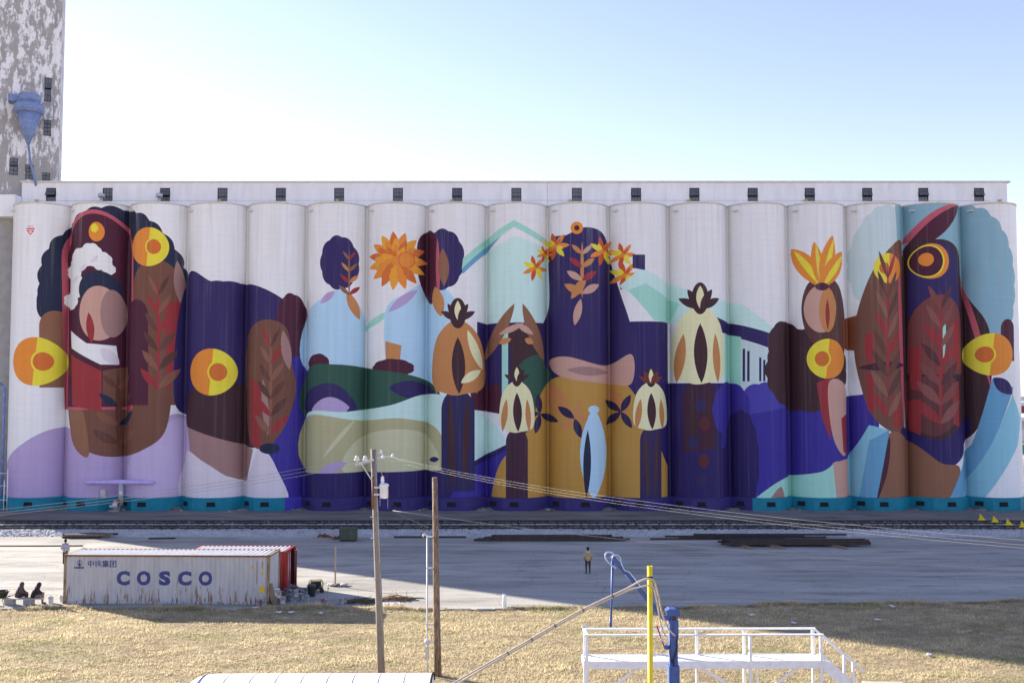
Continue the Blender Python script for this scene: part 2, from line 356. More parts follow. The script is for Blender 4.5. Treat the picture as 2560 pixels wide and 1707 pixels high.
def ell(cx, cy, rx, ry, c, a0=0, a1=360, n=44, rot=0):
    t = np.radians(np.linspace(a0, a1, n, endpoint=a1 - a0 < 360)); ca, sa = math.cos(R(rot)), math.sin(R(rot))
    add([(cx + rx * math.cos(k) * ca - ry * math.sin(k) * sa, cy + rx * math.cos(k) * sa + ry * math.sin(k) * ca) for k in t], c)
def cloud(cx, cy, rx, ry, c, lobes=16, amp=.03, a0=0, a1=360):
    n = lobes * 8; t = np.radians(np.linspace(a0, a1, n, endpoint=a1 - a0 < 360))
    add([(cx + rx * math.cos(k) * (1 + amp * abs(math.sin(lobes * k / 2))), cy + ry * math.sin(k) * (1 + amp * abs(math.sin(lobes * k / 2)))) for k in t], c)
def arch(cx, top, w, bot, c, n=22):
    t = np.linspace(math.pi, 0, n)
    add([(cx - w / 2, bot)] + [(cx + w / 2 * math.cos(k), top + w * .62 - w * .62 * math.sin(k)) for k in t] + [(cx + w / 2, bot)], c)
def leaf(x0, y0, x1, y1, w, c, n=12):
    dx, dy = x1 - x0, y1 - y0; L = math.hypot(dx, dy); nx, ny = -dy / L, dx / L
    t = np.linspace(0, 1, n)
    A = [(x0 + dx * k + nx * w * math.sin(math.pi * k) ** .8, y0 + dy * k + ny * w * math.sin(math.pi * k) ** .8) for k in t]
    B = [(x0 + dx * k - nx * w * math.sin(math.pi * k) ** .8, y0 + dy * k - ny * w * math.sin(math.pi * k) ** .8) for k in t[-2:0:-1]]
    add(A + B, c)
def disc(cx, cy, r, flip=False):
    ell(cx, cy, r, r, ORANGE); s = -1 if flip else 1
    a0 = -84 if not flip else 96
    ell(cx, cy, r, r, YEL, a0, a0 + 180, 26)
    ell(cx + s * r * .28, cy, r * .44, r * .46, YEL); ell(cx + s * r * .28, cy, r * .36, r * .38, ORANGE2)
def flower(cx, cy, r, cols, rings=4, n=13):
    for k in range(rings):
        rr = r * (1 - k / (rings + .6))
        for i in range(n - k * 2):
            a = 2 * math.pi * i / (n - k * 2) + k * .35
            leaf(cx, cy, cx + rr * math.cos(a), cy + rr * math.sin(a), rr * .17, cols[(i + k) % len(cols)])
    ell(cx, cy, r * .16, r * .16, cols[0])
NAVY = (33, 40, 66); VIO = (47, 38, 92); LILAC = (168, 152, 196); LILAC2 = (182, 168, 208); BROWN = (108, 72, 60); BROWN2 = (132, 92, 72)
MAROON = (72, 30, 52); CRIM = (142, 48, 54); PINK = (178, 84, 102); ORANGE = (212, 132, 52); ORANGE2 = (196, 104, 44); YEL = (234, 204, 60)
SKYB = (168, 203, 236); SKYB2 = (146, 184, 226); CREAM = (232, 216, 176); TAN = (182, 126, 78); OCHRE = (176, 136, 66); OLIVE = (168, 167, 132); OLIVE2 = (188, 190, 160)
GREEN = (45, 82, 72); AQUA = (152, 206, 196); AQUA2 = (188, 222, 220); ULTRA = (56, 46, 142); DEEP = (42, 32, 92); SASH = (98, 154, 192); SASH2 = (130, 186, 208)
GREYB = (128, 168, 188); GREYB2 = (186, 206, 214); WHITEP = (226, 225, 226); PALEP = (206, 200, 216); DBROWN = (62, 38, 46); MAUVE = (150, 118, 118); SKIN = (186, 148, 138)

def paint_mural():
    # left group: nested arches, a scalloped cloud and discs over lilac hills
    blob([(10, 1075), (60, 1020), (150, 980), (240, 1030), (330, 1020), (400, 950), (440, 1000), (440, 1170), (10, 1170)], LILAC)
    blob([(300, 1060), (360, 1000), (410, 960), (440, 1010), (440, 1170), (300, 1170)], LILAC2)
    cloud(262, 655, 160, 172, NAVY, 26, .035)
    cloud(120, 700, 24, 40, NAVY, 6, .05)
    arch(130, 715, 58, 890, BROWN2)
    blob([(160, 850), (270, 800), (385, 850), (388, 980), (340, 1030), (260, 1048), (190, 1020), (160, 960)], BROWN)
    blob([(160, 900), (200, 940), (215, 1045), (172, 1010)], BROWN2)
    arch(365, 600, 112, 930, BROWN)
    arch(225, 488, 170, 940, PINK); arch(226, 497, 156, 934, MAROON)
    ell(232, 538, 17, 22, ORANGE); ell(228, 530, 8, 10, YEL)
    for cx, cy, r in ((180, 660, 26), (172, 625, 24), (192, 600, 25), (218, 590, 25), (242, 604, 20), (165, 690, 22), (256, 622, 12)): cloud(cx, cy, r, r, WHITEP, 8, .08)
    for cx, cy, r in ((200, 620, 9), (180, 645, 8), (228, 600, 8)): leaf(cx - r, cy + r, cx + r, cy - r, 5, PALEP)
    ell(234, 668, 44, 42, NAVY); ell(236, 722, 44, 62, SKIN); ell(262, 722, 22, 54, MAUVE); leaf(215, 720, 222, 790, 9, CRIM)
    add([(165, 760), (210, 790), (268, 795), (272, 838), (240, 838), (168, 800)], WHITEP); leaf(240, 800, 272, 838, 12, PALEP)
    add([(167, 815), (242, 852), (242, 945), (172, 930)], CRIM); add([(244, 852), (302, 838), (302, 930), (244, 920)], BROWN)
    add([(284, 880), (302, 876), (302, 940), (284, 944)], CRIM)
    
    arch(320, 690, 60, 930, MAROON); 
    add([(386, 700), (413, 690), (408, 850), (388, 900)], CRIM)
    leaf(408, 600, 414, 700, 9, MAUVE)
    disc(92, 831, 55); disc(350, 572, 44)
    # second group: violet dome above brown and white hills
    blob([(425, 640), (500, 652), (580, 655), (655, 690), (690, 740), (705, 840), (690, 900), (560, 960), (440, 960), (400, 900)], VIO)
    cloud(520, 690, 88, 40, VIO, 16, .05)
    cloud(672, 740, 30, 62, MAROON, 9, .05); cloud(690, 800, 26, 62, MAROON, 8, .05)
    blob([(655, 850), (705, 830), (720, 1000), (720, 1190), (600, 1190), (620, 1030)], ULTRA)
    blob([(440, 900), (520, 880), (590, 900), (600, 1020), (520, 1010), (430, 980)], DBROWN)
    blob([(560, 800), (600, 740), (660, 752), (672, 830), (680, 900), (655, 985), (610, 1030), (570, 990)], BROWN)
    leaf(655, 760, 668, 850, 10, MAUVE); add([(576, 868), (605, 885), (605, 1030), (578, 1018)], CRIM); leaf(610, 870, 622, 1000, 8, MAUVE)
    
    add([(432, 980), (585, 1030), (565, 1108), (500, 1080), (440, 1040)], MAUVE)
    blob([(425, 1040), (480, 1060), (560, 1105), (600, 1028), (640, 1070), (652, 1170), (425, 1170)], PALEP)
    ell(625, 1028, 24, 12, NAVY)
    disc(493, 855, 53)
    # third group: sky-blue hills, round trees, a marigold
    blob([(700, 730), (760, 680), (800, 672), (835, 730), (840, 850), (700, 850)], SKYB)
    add([(835, 762), (890, 740), (890, 850), (835, 850)], WHITEP); leaf(830, 758, 905, 716, 8, AQUA)
    blob([(888, 720), (930, 680), (985, 650), (1045, 690), (1060, 800), (1010, 880), (900, 850)], SKYB)
    leaf(740, 700, 775, 672, 8, LILAC); leaf(895, 720, 960, 668, 10, LILAC)
    cloud(783, 608, 41, 58, VIO, 9, .07); leaf(800, 670, 826, 735, 10, TAN)
    cloud(1016, 600, 50, 66, VIO, 10, .06); blob([(960, 560), (985, 530), (1005, 560), (1005, 640), (990, 700), (962, 640)], MAROON); leaf(1006, 550, 1008, 690, 5, PINK); leaf(1018, 575, 1022, 660, 13, BROWN2); leaf(1000, 660, 1015, 730, 14, TAN)
    flower(913, 604, 67, [ORANGE, (224, 150, 50), ORANGE2], 4, 15); ell(936, 602, 19, 19, ORANGE2); ell(936, 602, 16, 16, ORANGE)
    add([(888, 785), (925, 795), (920, 850), (890, 850)], TAN)
    cloud(735, 836, 26, 22, MAROON, 7, .05); cloud(905, 846, 46, 20, MAROON, 9, .06)
    # rolling green and olive hills
    add([(1065, 598), (1118, 548), (1180, 512), (1258, 552), (1258, 566), (1180, 528), (1118, 566), (1062, 622)], AQUA); add([(1062, 622), (1118, 566), (1180, 530), (1150, 548), (1118, 580), (1064, 634)], SASH)
    add([(1118, 582), (1180, 548), (1260, 572), (1260, 745), (1118, 745)], AQUA2)
    blob([(706, 850), (780, 838), (870, 850), (960, 866), (1010, 900), (1010, 960), (880, 975), (700, 960)], GREEN)
    blob([(705, 900), (760, 880), (800, 900), (815, 945), (705, 948)], VIO); leaf(718, 940, 806, 935, 26, LILAC); leaf(895, 890, 1000, 900, 20, VIO)
    blob([(700, 955), (800, 945), (900, 930), (980, 905), (1060, 920), (1150, 990), (1160, 1060), (1000, 1095), (720, 1095)], AQUA2)
    blob([(700, 960), (830, 965), (930, 960), (1010, 990), (1012, 1085), (720, 1100)], OLIVE); blob([(820, 1010), (900, 985), (980, 1000), (1000, 1080), (800, 1085)], OLIVE2)
    leaf(735, 1085, 800, 1060, 12, LILAC); leaf(745, 1050, 820, 960, 5, OLIVE2); leaf(985, 1055, 1010, 1052, 6, VIO)
    add([(700, 1085), (850, 1082), (1010, 1078), (1080, 1062), (1180, 1010), (1240, 960), (1240, 1190), (700, 1190)], DEEP); blob([(1070, 1090), (1130, 1050), (1200, 1030), (1200, 1180), (1030, 1180)], ULTRA)
    # dark band behind the centre
    add([(1096, 740), (1118, 744), (1537, 740), (1537, 880), (1700, 880), (1700, 1180), (1500, 1180), (1118, 930), (1096, 880)], DEEP)
    add([(1168, 750), (1258, 745), (1258, 900), (1180, 930)], DBROWN); add([(1080, 890), (1150, 880), (1150, 950), (1085, 940)], MAROON); blob([(1185, 850), (1258, 820), (1258, 950), (1180, 990)], GREEN); add([(1153, 770), (1167, 765), (1167, 960), (1153, 960)], AQUA)
    # ochre hill with leaves
    blob([(1128, 1140), (1150, 1060), (1210, 990), (1250, 890), (1300, 862), (1410, 866), (1470, 930), (1530, 1060), (1585, 1145), (1580, 1160), (1130, 1160)], OCHRE)
    leaf(1262, 880, 1300, 960, 22, TAN); leaf(1400, 890, 1440, 960, 16, TAN)
    for a in range(5): leaf(1318, 960, 1318 + 46 * math.cos(a * 1.256), 960 + 46 * math.sin(a * 1.256), 9, (40, 30, 70) if a % 2 else TAN)
    for a in range(4): leaf(1240, 950, 1240 + 46 * math.cos(a * 1.4 + .4), 950 + 46 * math.sin(a * 1.4 + .4), 8, (44, 34, 72)); leaf(1425, 945, 1425 + 44 * math.cos(a * 1.4 + 1), 945 + 44 * math.sin(a * 1.4 + 1), 8, (44, 34, 72))
    # the centre: a tall violet dome between marigolds
    blob([(1262, 560), (1300, 545), (1345, 528), (1390, 545), (1408, 620), (1425, 680), (1448, 760), (1450, 830), (1360, 870), (1262, 850), (1240, 770), (1262, 700)], VIO)
    leaf(1310, 690, 1345, 640, 10, TAN); leaf(1318, 750, 1332, 690, 9, SKIN)
    for px, py, r in ((1275, 568, 32), (1228, 620, 30), (1384, 580, 34), (1428, 590, 30), (1432, 636, 34), (1462, 650, 22), (1250, 585, 20)): flower(px, py, r, [ORANGE, YEL, (190, 80, 40)], 2, 7)
    ell(1323, 530, 14, 14, ORANGE); ell(1323, 530, 6, 6, MAROON)
    blob([(1262, 830), (1300, 820), (1390, 840), (1448, 815), (1448, 880), (1400, 882), (1290, 866)], SKIN); leaf(1300, 850, 1400, 856, 10, MAUVE)
    # tall bud-and-stem plants standing through the scene
    def bud(cx, top, mid, bot, w, c1, c2, tip):
        arch(cx, mid - (mid - top) * .05, w * .64, bot, c2); leaf(cx - w * .16, mid, cx - w * .10, bot, w * .07, DBROWN); leaf(cx + w * .2, mid, cx + w * .12, bot - 20, w * .06, (66, 34, 44))
        blob([(cx - w * .5, mid - (mid - top) * .12), (cx - w * .42, top + (mid - top) * .42), (cx, top + (mid - top) * .22), (cx + w * .42, top + (mid - top) * .42), (cx + w * .5, mid - (mid - top) * .1), (cx + w * .12, mid), (cx - w * .2, mid)], c1)
        leaf(cx - w * .3, top + (mid - top) * .5, cx - w * .42, mid, w * .09, TAN); leaf(cx + w * .3, top + (mid - top) * .5, cx + w * .36, mid, w * .08, TAN)
        leaf(cx, top + (mid - top) * .4, cx + 3, mid, w * .13, tip)
        ell(cx, top + (mid - top) * .15, w * .16, (mid - top) * .16, tip)
    bud(1053, 690, 905, 1125, 118, TAN, (44, 38, 84), DBROWN); leaf(1075, 760, 1108, 850, 10, CREAM); leaf(1060, 880, 1105, 850, 10, CREAM)
    bud(1187, 842, 990, 1146, 78, CREAM, (62, 36, 58), DBROWN); bud(1492, 846, 985, 1146, 80, CREAM, (50, 40, 82), DBROWN)
    bud(1603, 655, 880, 1120, 118, CREAM, (60, 32, 56), DBROWN)
    leaf(1362, 935, 1362, 1145, 32, SKYB); leaf(1348, 985, 1345, 1140, 9, NAVY); ell(1362, 940, 13, 9, SKYB)
    # pitched aqua bands, violet bushes
    add([(1420, 660), (1470, 620), (1600, 680), (1700, 700), (1790, 772), (1800, 800), (1660, 755), (1540, 740), (1530, 738)], AQUA2); add([(1440, 670), (1480, 655), (1560, 700), (1540, 742), (1500, 738)], AQUA); add([(1640, 730), (1790, 776), (1780, 808), (1650, 762)], VIO)
    add([(1450, 590), (1478, 590), (1478, 625), (1450, 620)], VIO); add([(1458, 590), (1470, 590), (1470, 600), (1458, 600)], VIO)
    bud(1603, 655, 880, 1120, 118, CREAM, (60, 32, 56), DBROWN); 
    for bx_, by_, bl_, bc_ in ((1603, 712, 52, DBROWN), (1187, 876, 32, DBROWN), (1492, 880, 32, (110, 50, 40)), (1053, 738, 44, DBROWN)):
        for q in (-62, -32, 0, 32, 62): leaf(bx_, by_, bx_ + bl_ * math.sin(R(q)), by_ - bl_ * math.cos(R(q)), bl_ * .17, bc_ if q % 64 else CREAM)
    add([(1670, 770), (1780, 810), (1770, 900), (1670, 900)], GREYB2); add([(1664, 765), (1700, 775), (1700, 890), (1664, 880)], AQUA)
    for x in (1703, 1712, 1737, 1746): add([(x, 800 + (x - 1700) * .6), (x + 5, 800 + (x - 1700) * .6), (x + 5, 876), (x, 876)], VIO)
    cloud(1745, 960, 62, 78, (70, 64, 160), 11, .06); cloud(1675, 940, 42, 60, ULTRA, 9, .06); add([(1660, 960), (2010, 900), (2010, 1180), (1640, 1180)], ULTRA); cloud(1700, 1060, 36, 115, DEEP, 14, .05); add([(1535, 1040), (1722, 1020), (1722, 1190), (1535, 1190)], DEEP)
    for a in range(5): ell(1603 + 14 * math.sin(a * 2.3), 930 + a * 42, 12, 16, (84, 38, 44) if a % 2 else (48, 40, 84))
    # right groups
    cloud(1850, 850, 96, 92, DBROWN, 15, .05); cloud(1800, 790, 42, 50, DBROWN, 8, .05)
    blob([(1850, 655), (1890, 640), (1925, 665), (1942, 740), (1930, 830), (1860, 790), (1838, 720)], (84, 54, 52)); ell(1878, 712, 36, 54, SKIN); ell(1893, 715, 20, 50, TAN); leaf(1892, 690, 1893, 760, 5, CRIM)
    for x1, y1, w in ((1820, 572, 20), (1862, 560, 14), (1905, 545, 18), (1932, 580, 20)): leaf(1880, 665, x1, y1, w, ORANGE); leaf(1880, 665, x1 + 4, y1 + 6, w * .35, YEL)
    ell(1880, 662, 15, 9, MAROON)
    add([(1935, 735), (1985, 720), (1985, 810), (1935, 800)], (128, 70, 44))
    add([(1868, 880), (1900, 865), (1900, 1010), (1880, 960)], CRIM); blob([(1895, 880), (1940, 885), (1946, 960), (1940, 1045), (1905, 1000)], SKIN); add([(1928, 960), (1946, 950), (1946, 1045), (1934, 1035)], CRIM)
    blob([(1730, 1140), (1790, 1100), (1880, 1080), (1920, 1060), (1930, 1150), (1730, 1160)], AQUA); blob([(1760, 1145), (1790, 1115), (1800, 1160), (1760, 1160)], MAUVE); add([(1905, 1060), (1960, 1050), (1985, 1080), (1960, 1150), (1915, 1150)], SKIN)
    cloud(2030, 610, 76, 130, GREYB2, 18, .04); cloud(2190, 660, 132, 190, GREYB, 26, .035); add([(2050, 470), (2208, 470), (2208, 520), (2060, 600)], GREYB)
    leaf(2078, 560, 2200, 470, 22, PINK); leaf(2080, 580, 2204, 474, 20, MAROON)
    blob([(1965, 740), (1990, 640), (2030, 580), (2075, 560), (2080, 700), (2080, 960), (2070, 1000), (2000, 960), (1968, 850)], BROWN)
    blob([(2080, 590), (2140, 555), (2200, 580), (2225, 680), (2262, 760), (2266, 880), (2240, 990), (2190, 1030), (2100, 1010), (2080, 900)], DBROWN); leaf(2214, 640, 2268, 900, 5, PINK)
    arch(2145, 560, 110, 730, VIO); arch(2150, 680, 118, 860, (112, 62, 62)); blob([(2085, 880), (2140, 865), (2195, 880), (2190, 960), (2140, 1000), (2095, 970)], (92, 50, 54))
    leaf(2060, 580, 2078, 1000, 7, PINK)
    leaf(1968, 845, 2080, 838, 10, MAROON)
    for x, y0, y1, w in ((1980, 770, 835, 20), (1984, 860, 950, 16), (2092, 800, 900, 20), (2092, 920, 1010, 20), (2180, 740, 850, 20), (2178, 880, 980, 20), (2040, 910, 985, 24)): add([(x, y0), (x + w, y0 - 4), (x + w, y1), (x + 3, y1 - 8)], CRIM)
    leaf(2160, 730, 2152, 850, 5, AQUA)
    blob([(2070, 980), (2150, 1010), (2230, 960), (2215, 1040), (2150, 1075), (2080, 1040)], DEEP)
    blob([(2010, 1040), (2040, 990), (2090, 1010), (2150, 1060), (2200, 1075), (2180, 1170), (2000, 1170)], BROWN2); leaf(2035, 1000, 1998, 1160, 12, MAROON)
    add([(1950, 1060), (1990, 975), (2030, 985), (1995, 1080), (1975, 1150), (1960, 1150)], SASH2); add([(1990, 1010), (2034, 985), (2004, 1150), (1972, 1150)], SASH)
    add([(2165, 1150), (2235, 1020), (2268, 870), (2318, 890), (2260, 1040), (2205, 1150)], SASH); add([(2205, 1150), (2262, 1030), (2315, 905), (2342, 960), (2330, 1020), (2250, 1150)], SASH2); leaf(2270, 868, 2315, 905, 15, VIO)
    arch(2303, 735, 34, 830, MAROON)
    disc(1893, 825, 45, True); disc(2268, 815, 48, True); disc(2032, 620, 34, True)
    ell(2130, 604, 40, 40, ORANGE); ell(2124, 604, 35, 37, YEL); ell(2123, 604, 32, 34, MAROON); ell(2120, 600, 15, 15, ORANGE)
    # the small red emblem near the corner
    RED = (196, 62, 74)
    add([(73, 530), (92, 530), (92, 533), (73, 533)], RED); add([(73, 535), (92, 535), (83, 546)], RED); add([(78, 537), (87.5, 537), (83, 542.5)], WHITEP)
    for x in (77, 80.5, 84, 87.5): add([(x, 524), (x + 1.2, 524), (x + 1.2, 528), (x, 528)], RED)
    # leaf sprays and stems that fill the large forms
    def spray(x, y0, y1, w, cs, n=5):
        leaf(x, y1, x, y0, w * .10, cs[0])
        for k in range(n):
            y = y1 + (y0 - y1) * (k + .4) / (n + .4); q = w * (1 - .55 * k / n)
            for s in (-1, 1): leaf(x, y, x + s * q, y - (y1 - y0) * .17, q * .22, cs[(k + (s > 0)) % len(cs)])
    spray(372, 640, 910, 40, [CRIM, (124, 84, 70), (84, 54, 50), (96, 62, 56)], 6); spray(270, 850, 1035, 46, [(92, 58, 52), (120, 80, 64), NAVY], 4); spray(628, 760, 1010, 38, [(128, 88, 74), CRIM, (86, 54, 52), (92, 60, 52)], 6)
    spray(2030, 600, 975, 40, [CRIM, (128, 88, 76), (86, 56, 52), (96, 62, 54)], 8); spray(2150, 670, 990, 50, [CRIM, (128, 78, 76), (120, 68, 66), (84, 46, 52)], 7); spray(1335, 560, 690, 40, [TAN, SKIN, CRIM], 4); spray(805, 575, 690, 22, [BROWN2, CRIM, TAN], 4)
    for x0, x1 in ((1110, 1182), (1250, 1200)):
        leaf(x0, 830, x1, 700, 14, BROWN2); leaf((x0 + x1) / 2, 770, x1 + (x1 - x0) * .3, 745, 7, SKIN); leaf((x0 + x1) / 2, 790, x1 - (x1 - x0) * .1, 780, 7, TAN)
paint_mural()
SILOWHITE = np.array((.84, .835, .81))

def inside(poly, p):
    x, y = p[:, 0], p[:, 1]; r = np.zeros(len(p), bool); n = len(poly); j = n - 1
    for i in range(n):
        xi, yi = poly[i]; xj, yj = poly[j]
        c = ((yi > y) != (yj > y))
        if c.any():
            with np.errstate(divide='ignore', invalid='ignore'): r ^= c & (x < (xj - xi) * (y - yi) / (yj - yi) + xi)
        j = i
    return r
def clip_seg(a, b, x0, x1, z0, z1):
    t0, t1 = 0.0, 1.0; dx, dz = b[0] - a[0], b[1] - a[1]
    for p, q in ((-dx, a[0] - x0), (dx, x1 - a[0]), (-dz, a[1] - z0), (dz, z1 - a[1])):
        if abs(p) < 1e-12:
            if q < 0: return None
        else:
            t = q / p
            if p < 0: t0 = max(t0, t)
            else: t1 = min(t1, t)
            if t0 > t1: return None
    if t1 - t0 < 1e-9: return None
    return ((a[0] + dx * t0, a[1] + dz * t0), (a[0] + dx * t1, a[1] + dz * t1))
def paint_skin(name, x0, x1, cuts, yfun, nfun, parent):
    """the wall between x0 and x1, cut along every paint edge, each face carrying its paint colour"""
    V, Ed = [], []
    def seg(a, b):
        V.extend([Vector(a), Vector(b)]); Ed.append((len(V) - 2, len(V) - 1))
    for x in cuts: seg((x, ZP), (x, ZT))
    seg((x0, ZP), (x1, ZP)); seg((x0, ZT), (x1, ZT))
    rel = []
    for poly, col in SHAPES:
        if poly[:, 0].max() < x0 or poly[:, 0].min() > x1: continue
        rel.append((poly, col))
        for i in range(len(poly)):
            s = clip_seg(poly[i - 1], poly[i], x0, x1, ZP, ZT)
            if s: seg(*s)
    vo, eo, fo, *_ = delaunay_2d_cdt(V, Ed, [], 0, 1e-4, False)
    P = np.array([(v.x, v.y) for v in vo]); F = np.array(fo)
    cen = P[F].mean(1); colr = np.tile(SILOWHITE, (len(F), 1))
    for poly, col in rel:
        bb = (cen[:, 0] > poly[:, 0].min()) & (cen[:, 0] < poly[:, 0].max()) & (cen[:, 1] > poly[:, 1].min()) & (cen[:, 1] < poly[:, 1].max())
        idx = np.nonzero(bb)[0]
        if len(idx):
            hit = inside(poly, cen[idx]); colr[idx[hit]] = col
    verts = [(x, yfun(x), z) for x, z in P]
    me = bpy.data.meshes.new(name); me.from_pydata(verts, [], F.tolist()); me.update()
    at = me.color_attributes.new('paint', 'FLOAT_COLOR', 'CORNER')
    c4 = np.ones((len(F) * 3, 4), np.float32); c4[:, :3] = np.repeat(colr, 3, 0); at.data.foreach_set('color', c4.ravel())
    me.materials.append(PAINT)
    me.polygons.foreach_set('use_smooth', [True] * len(F))
    me.normals_split_custom_set_from_vertices([nfun(x) for x, z in P])
    return link(bpy.data.objects.new(name, me), parent)

elev = thing('grain_elevator', (0, 0, 0), 'long row of seventeen tall white concrete silos painted with a colourful mural', 'grain elevator')
TEAL = mat('teal_plinth_paint', tuple(1.35 * q for q in lin((8, 104, 122))), .6, var=.12, scale=1.5)
NAVYPL = mat('violet_plinth_paint', tuple(1.3 * q for q in lin((46, 38, 92))), .6, var=.12, scale=1.5)
ULTRAPL = mat('ultramarine_plinth_paint', tuple(1.3 * q for q in lin((58, 48, 142))), .6, var=.12, scale=1.5)
CREAMC = mat('cream_roof_edge', (.62, .59, .50), .8, var=.12, scale=2)
vent_me = MB().box(-.44, .44, -.05, .03, -.2, .2).box(-.5, .5, -.09, .02, -.27, -.2).mesh('vent', DARKIN)
XC, RR = [], []
for i in range(17):
    a, b = XB[i], XB[i + 1]; w = (b - a) / 2; xc = (a + b) / 2; XC.append(xc); RR.append(w)
    lo_x = xc - w if i == 0 else a + .13
    hi_x = xc + w if i == 16 else b - .13
    cuts = sorted({min(max(xc + w * math.sin(R(t)), lo_x), hi_x) for t in range(-90, 91, 6)} | {lo_x, hi_x})
    cuts = [c for k, c in enumerate(cuts) if k == 0 or c - cuts[k - 1] > 1e-3]
    yf = lambda x, xc=xc, w=w: YC - math.sqrt(max(0, w * w - (x - xc) ** 2))
    nf = lambda x, xc=xc, w=w: ((x - xc) / w, -math.sqrt(max(0, 1 - ((x - xc) / w) ** 2)), 0)
    s = paint_skin('silo', lo_x, hi_x, cuts, yf, nf, elev)
    # the plain rear half, roof slab with a drip edge, plinth, slots
    mb = MB(); n = 24; v0, v1 = [], []
    for k in range(n + 1):
        t = math.pi * k / n; x, y = xc + (w - .01) * math.cos(t), YC + (w - .01) * math.sin(t)
        v0.append(mb.b.verts.new((x, y, 0))); v1.append(mb.b.verts.new((x, y, ZT)))
    for k in range(n): mb.b.faces.new((v0[k], v0[k + 1], v1[k + 1], v1[k])).smooth = True
    mb.build('rear_wall', WHITE, s)
    MB().lathe([(w - .02, ZT - .02), (w + .07, ZT), (w + .07, ZT + .16), (w - .3, ZT + .19)], (xc, YC, 0), 60).build('roof_slab', CREAMC, s)
    for side in (-1,):
        MB().box(-.3, .3, -.30, .2, -.14, 0).build('scupper', CREAMC, s)
        sc = s.children[-1]; sc.location = (xc + w * math.sin(R(-50)), YC - w * math.cos(R(50)), ZT - .55); sc.rotation_euler = (0, 0, R(-50))
    pm = TEAL if i <= 3 or i >= 13 else NAVYPL
    pw = w + .03; ang = [R(q) for q in range(-112, 113, 45)] if True else []
    def plinth(x_lo, x_hi, m):
        rr = (w + .30) / math.cos(R(22.5)); pts = []
        for t in (-112.5, -67.5, -22.5, 22.5, 67.5, 112.5): pts.append((xc + rr * math.sin(R(t)), YC - rr * math.cos(R(t))))
        out = []
        for (p, q) in zip(pts, pts[1:]):
            lo, hi = max(p[0], x_lo), min(q[0], x_hi)
            if hi - lo < 1e-3: continue
            fy = lambda x: p[1] + (q[1] - p[1]) * (x - p[0]) / (q[0] - p[0])
            out += [(lo, fy(lo)), (hi, fy(hi))]
        mb = MB(); prev = None
        for (p, q) in zip(out[::2], out[1::2]):
            c = [mb.b.verts.new((p[0], p[1], -.1)), mb.b.verts.new((q[0], q[1], -.1)), mb.b.verts.new((q[0], q[1], ZP + .02)), mb.b.verts.new((p[0], p[1], ZP + .02))]
            d = [mb.b.verts.new((p[0], YC, ZP + .02)), mb.b.verts.new((q[0], YC, ZP + .02))]
            mb.b.faces.new(c); mb.b.faces.new((c[3], c[2], d[1], d[0]))
        mb.build('plinth', m, s)
    xl = a - (.3 if i == 0 else 0); xh = b + (.3 if i == 16 else 0)
    if i == 4:
        xm = UAT(654, 1150, YF).x; plinth(xl, xm, TEAL); plinth(xm, xh, ULTRAPL)
    elif i == 12:
        xm = UAT(1727, 1150, YF).x; plinth(xl, xm, NAVYPL); plinth(xm, xh, TEAL)
    else: plinth(xl, xh, pm)
    # slot in the plinth face, its inner shade put into the colour, others on the slanted faces
    inst('vent', vent_me, s, (xc + (-.35 if i % 3 else .5), YC - w - .30 + .03, .72))
    for t in ((-45,) if i % 2 else (-45,)):
        inst('vent', vent_me, s, (xc + (w + .28) * math.sin(R(t)), YC - (w + .28) * math.cos(R(t)), .72), (0, 0, R(t)))
    if i < 16:                                                    # narrow infill wall between neighbours
        x0, x1 = b - .16, b + .16
        paint_skin('infill_wall', x0, x1, [x0, x1], lambda x: YJ, lambda x: (0, -1, 0), elev)
        MB().box(x0, x1, YJ - .03, YJ + 1, ZT - .02, ZT + .13).build('infill_cap', CREAMC, elev)

# the gallery on the roofs
YG = YC + .3
gx0, gx1 = UAT(50, 440, YG).x, UAT(2313, 440, YG).x; gz = AT(1280, 454, YG).z
WU = [117, 247, 379, 511, 645, 779, 914, 1050, 1186, 1325, 1461, 1595, 1729, 1860, 1992, 2121, 2249]
ww = .56; wz1 = AT(1280, 470, YG).z; wz0 = wz1 - 1.5
wx = [UAT(u, 450, YG).x for u in WU]
mb = MB(); xp = gx0
for x in wx:                                                      # wall panels left and right of, above and below each opening
    mb.box(xp, x - ww, YG, YG + .3, ZT - .1, gz - .12); mb.box(x - ww, x + ww, YG, YG + .3, ZT - .1, wz0); mb.box(x - ww, x + ww, YG, YG + .3, wz1, gz - .12); xp = x + ww
mb.box(xp, gx1, YG, YG + .3, ZT - .1, gz - .12)
mb.box(gx0, gx0 + .3, YG + .3, YG + 7, ZT - .1, gz - .12).box(gx1 - .3, gx1, YG + .3, YG + 7, ZT - .1, gz - .12).box(gx0, gx1, YG + 7, YG + 7.3, ZT - .1, gz - .12)
mb.build('gallery_wall', WHITE, elev)
MB().box(gx0 - .12, gx1 + .35, YG - .14, YG + 7.5, gz - .12, gz + .05).build('gallery_roof', CREAMC, elev)
MB().box(UAT(1257, 440, YG).x - .03, UAT(1257, 440, YG).x + .03, YG - .03, YG, ZT - .1, gz - .13).build('expansion_joint', GALV, elev)
MB().box(gx0 + .4, gx1 - .4, YG + .5, YG + .55, ZT, gz - .2).build('gallery_dark_sheet', DARKIN, elev)  # added near-black sheet, the gallery's inner darkness put into its colour
OPEN = {0: 28, 2: 24, 4: 10, 7: 14, 10: 16, 11: 18, 12: 20, 13: 20, 14: 22, 15: 24, 16: 24}
